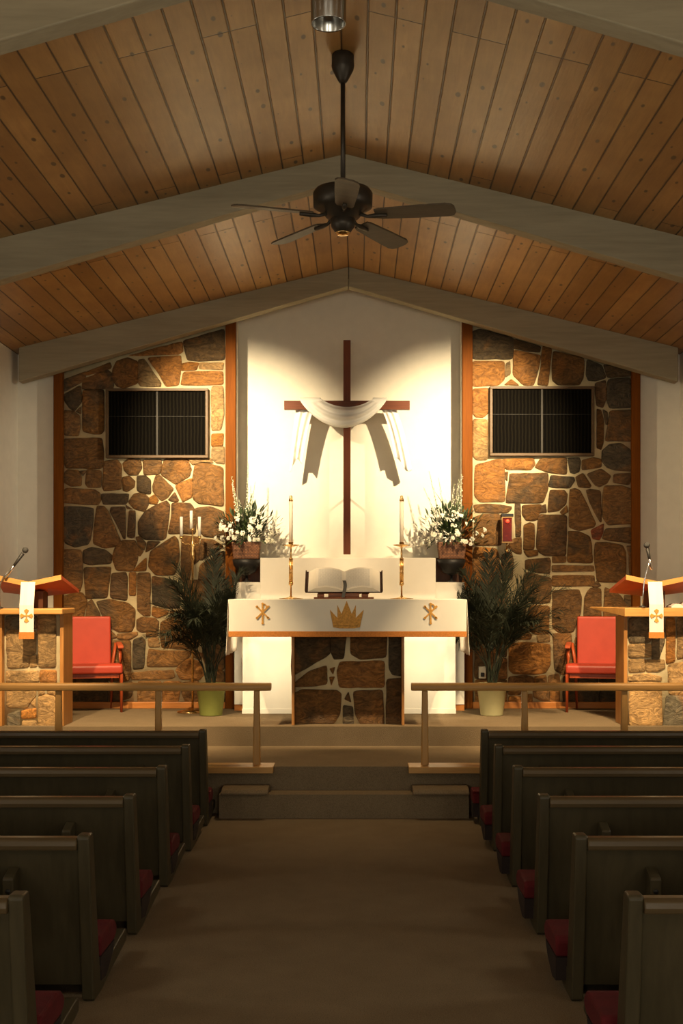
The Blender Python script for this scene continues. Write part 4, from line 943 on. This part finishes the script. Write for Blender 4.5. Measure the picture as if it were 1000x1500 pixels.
# ------------------------------------------------------------------ flower arrangements
def blossom_mesh(seed):
    rnd = random.Random(seed); b = MB()
    for ring, (n, L, el) in enumerate(((6,.030,15),(5,.024,45),(3,.016,75))):
        for k in range(n):
            az = 2*PI*k/n+ring*.5+rnd.uniform(-.2,.2); e = math.radians(el+rnd.uniform(-12,12))
            d = rot_dir(az, e); s_ = Vector((-math.sin(az), math.cos(az), 0))*L*.42
            p1 = d*L*.55+Vector((0,0,.004)); p2 = d*L+Vector((0,0,-.003))
            b.add([Vector((0,0,0)), p1-s_, p2-s_*.5, p2+s_*.5, p1+s_], [(0,1,2,3,4)])
    me = b.build('blossom_mesh', M['petal'], smooth=False, solid=.0015)
    return me
BL = [blossom_mesh(k) for k in range(3)]
def arrangement(px, seed, spikes, arch, label, D=11.97):
    rnd = random.Random(seed); X = W(px,0,D).x
    zt_ = W(0,794,D).z; z0 = W(0,819,D).z
    # stand under the pot
    s_ = thing('plant_stand', 'black metal bowl stand carrying the %s flower basket' % ('left' if px < 500 else 'right'), 'stand', (X, D, W(0,853,12.0).z), group='black stands under the flower baskets')
    H = z0-W(0,853,12.0).z
    MB().lathe([(.02,H*.30),(.09,H*.45),(.13,H*.75),(.142,H-.004)], seg=28).build('bowl', M['black'], s_, smooth=True)
    MB().lathe([(.05,0),(.05,.006),(.012,.02),(.012,H*.42)], seg=16).build('foot', M['black'], s_, smooth=True)
    t = thing('flower_arrangement', label, 'flowers', (X, D, z0), group='white flower baskets flanking the cross')
    h = zt_-z0
    b = MB(); w0, w1 = .125, .142
    vs = [(-w0,-.075,0),(w0,-.075,0),(w0,.075,0),(-w0,.075,0),(-w1,-.09,h),(w1,-.09,h),(w1,.09,h),(-w1,.09,h)]
    b.add(vs, [(3,2,1,0),(4,5,6,7),(0,1,5,4),(1,2,6,5),(2,3,7,6),(3,0,4,7)])
    b.build('wicker_basket', M['wicker'], t, bevel=.008)
    fo = MB(); fo2 = MB()
    def leaf(mb, o_, d, L, wd, droop=.3, n=4):
        sd = d.cross(Vector((0,0,1)));
        if sd.length < .05: sd = Vector((1,0,0))
        sd.normalize(); p = o_.copy(); vs = []; dd = d.copy()
        for i in range(n+1):
            f = i/n; w_ = wd*math.sin(PI*(.12+.86*f))
            vs += [p-sd*w_, p+sd*w_]; dd = (dd+Vector((0,0,-droop/n))).normalized(); p = p+dd*L/n
        mb.add(vs, [(2*i,2*i+1,2*i+3,2*i+2) for i in range(n)])
    for k in range(620):
        az = rnd.uniform(0, 2*PI); el = rnd.uniform(-.35, 1.45); r = rnd.uniform(.05,.30)
        d = rot_dir(az, el); o_ = Vector((0,0,h+.05))+Vector((d.x*r*1.35, d.y*r*.55, d.z*r))
        if o_.y > .1: continue
        leaf(fo, o_, (d+Vector((rnd.uniform(-.5,.5), rnd.uniform(-.3,.3), rnd.uniform(-.2,.6)))).normalized(), rnd.uniform(.05,.11), rnd.uniform(.006,.014))
    fo.build('foliage', M['leaf2'], t)
    for (x, y, ln, dx, dz_) in arch:
        o_ = Vector((W(x,0,D).x-X, -.03, W(0,y,D).z-z0)); leaf(fo2, o_, Vector((dx,-.1,dz_)).normalized(), ln, .010, .8, 8)
    for k in range(40):
        az = rnd.uniform(0, 2*PI); d = rot_dir(az, rnd.uniform(-.1,.9)); 
        o_ = Vector((0,0,h+.04))+Vector((d.x*.16, -abs(d.y)*.08, d.z*.12)); leaf(fo2, o_, d, rnd.uniform(.10,.2), .006, .6, 6)
    fo2.build('long_leaves', M['leaf'], t)
    n = 0
    while n < 40:
        az = rnd.uniform(PI*.98, 2.02*PI); el = rnd.uniform(-.45, 1.4); d = rot_dir(az, el); r = rnd.uniform(.18,.30)
        p = Vector((d.x*r*1.15, d.y*r*.55-.02, h+.06+d.z*r*.85))
        o = BL[n % 3].copy(); C.objects.link(o); o.name = 'blossom'; o.parent = t; o.location = p
        v = (d+Vector((0,-.6,.2))).normalized(); o.rotation_euler = v.to_track_quat('Z', 'Y').to_euler()
        k_ = rnd.uniform(.65,1.05); o.scale = (k_, k_, k_*1.1); n += 1
    for (x0, y0, x1, y1) in spikes:
        a_ = Vector((W(x0,0,D).x-X, 0, W(0,y0,D).z-z0)); c_ = Vector((W(x1,0,D).x-X, rnd.uniform(-.06,.02), W(0,y1,D).z-z0))
        b = MB().tube([a_, (a_+c_)/2, c_], [.003,.0025,.0015], 5, 0)
        L = (c_-a_).length; m_ = int(L/.019)
        for i in range(m_):
            f = .25+.75*i/m_; p = a_.lerp(c_, f); sz = .0165*(1.1-f*.65)
            for q in range(2):
                az = rnd.uniform(0, 2*PI); dd = rot_dir(az, rnd.uniform(-.2,.6)); s1 = Vector((-dd.y, dd.x, 0)).normalized()*sz*.6
                u1 = dd.cross(s1).normalized()*sz*.6
                pp = p+dd*sz*.9
                b.add([pp-s1, pp-u1, pp+s1, pp+u1, pp+dd*sz*.7], [(0,1,4),(1,2,4),(2,3,4),(3,0,4)], 1)
        b.build('flower_spike', [M['leaf'], M['petal']], t)
    return t
arrangement(361, 5, [(352,790,340,698),(356,790,343,715),(360,790,364,678),(362,790,374,706),(358,790,350,730),(366,780,368,712)],
    [(365,745,.16,.15,1),(372,760,.20,.6,1),(378,765,.16,.9,.5),(375,770,.22,1,.25),(350,760,.14,-.7,.8)], 'white flowers in a wicker basket left of the cross')
arrangement(661, 9, [(650,785,628,690),(655,785,642,700),(660,785,665,708),(664,785,672,702),(667,785,677,694),(652,785,620,715),(670,780,676,715)],
    [(650,745,.20,-.35,1),(640,755,.22,-1,.35),(638,765,.20,-1,.2),(636,775,.22,-1,.1),(670,740,.18,.9,.4),(640,785,.16,-.8,-.4)], 'white flowers in a wicker basket right of the cross')
for o in BL: bpy.data.objects.remove(o)

# ------------------------------------------------------------------ light
WARM = (1.0,.72,.40)
def spot(name, loc, aim, power, angle, blend=.6, size=.05, col=WARM):
    l = bpy.data.lights.new(name, 'SPOT'); l.energy = power; l.spot_size = math.radians(angle); l.spot_blend = blend
    l.shadow_soft_size = size; l.color = col
    o = bpy.data.objects.new(name, l); C.objects.link(o); o.location = loc
    o.rotation_euler = (Vector(aim)-Vector(loc)).to_track_quat('-Z', 'Y').to_euler(); return o
for s in (-1, 1):
    spot('wall_wash_lamp', (s*2.0, 9.16, 4.24), (s*1.14, 12.4, 3.08), 1080, 42, 1.0, .04, (1.0,.78,.48))
    spot('lectern_lamp', (s*2.45, 7.55, 4.22), (s*2.35, 10.6, 1.15), 620, 40, .6, .05)
    spot('shelf_lamp', (s*1.25, 9.10, 4.25), (s*.55, 11.75, 1.75), 230, 30, .8, .05)
    spot('altar_end_lamp', (s*2.95, 9.12, 3.92), (s*1.02, 10.4, 1.5), 520, 19, .9, .05)
    spot('platform_fill', (s*2.05, 9.3, 4.15), (s*1.9, 11.3, .5), 380, 58, .9, .12)  # added fill without a fixture, brightens the platform carpet
    spot('side_wall_fill', (s*-2.9, 9.1, 3.86), (s*3.15, 12.2, 2.7), 260, 24, 1.0, .12, (1.0,.86,.62) if s < 0 else (1.0,.80,.50))  # invented fill that lifts the plain walls beside the stone panels
def area(name, loc, rot, sx, sy, power, col):
    l = bpy.data.lights.new(name, 'AREA'); l.shape = 'RECTANGLE'; l.size = sx; l.size_y = sy; l.energy = power; l.color = col
    o = bpy.data.objects.new(name, l); C.objects.link(o); o.location = loc; o.rotation_euler = rot; return o
for s in (-1, 1):
    for D_ in (2.4, 5.4):
        o = area('side_window_daylight', (s*(HX-.02), D_, 2.5), (0, math.radians(90)*s, 0), 1.0, .55, 8.5, (1.0,.90,.72))
# added fill, hidden under the altar top, that brightens the white cupboards
for q in (-1, 1): area('under_altar_fill', (q*.72, 10.62, zt-.22), (math.radians(64), 0, 0), .42, .06, 2.5, (1.0,.80,.50)).data.spread = math.radians(95)
spot('step_fill', (0, 9.75, 4.55), (0, 9.8, .36), 110, 62, 1.0, .15)  # extra downlight put in to brighten treads over risers, no fixture
# daylight through the two rear windows
for s in (-1, 1): area('window_daylight', (s*1.7, YB-.05, 1.95), (math.radians(90),0,PI), 1.8, 2.1, 50, (1.0,.92,.74)).rotation_euler = (math.radians(90),0,0)
w = bpy.data.worlds.new('World'); bpy.context.scene.world = w; w.use_nodes = True
bg = w.node_tree.nodes['Background']; bg.inputs['Color'].default_value = (1,.93,.82,1); bg.inputs['Strength'].default_value = .3

# ------------------------------------------------------------------ camera
cam = bpy.data.cameras.new('camera'); co = bpy.data.objects.new('camera', cam); C.objects.link(co)
co.location = (CX, 0, CZ); co.rotation_euler = (math.radians(90), 0, 0)
cam.sensor_fit = 'VERTICAL'; cam.sensor_height = 36; cam.lens = F*36/1500
cam.shift_x = -(VX-500)/1500; cam.shift_y = (VY-750)/1500
cam.clip_start = .05
sc = bpy.context.scene; sc.camera = co
vs_ = sc.view_settings; vs_.view_transform = 'Standard'; vs_.look = 'None'; vs_.gamma = 1; vs_.exposure = .95; vs_.use_curve_mapping = False
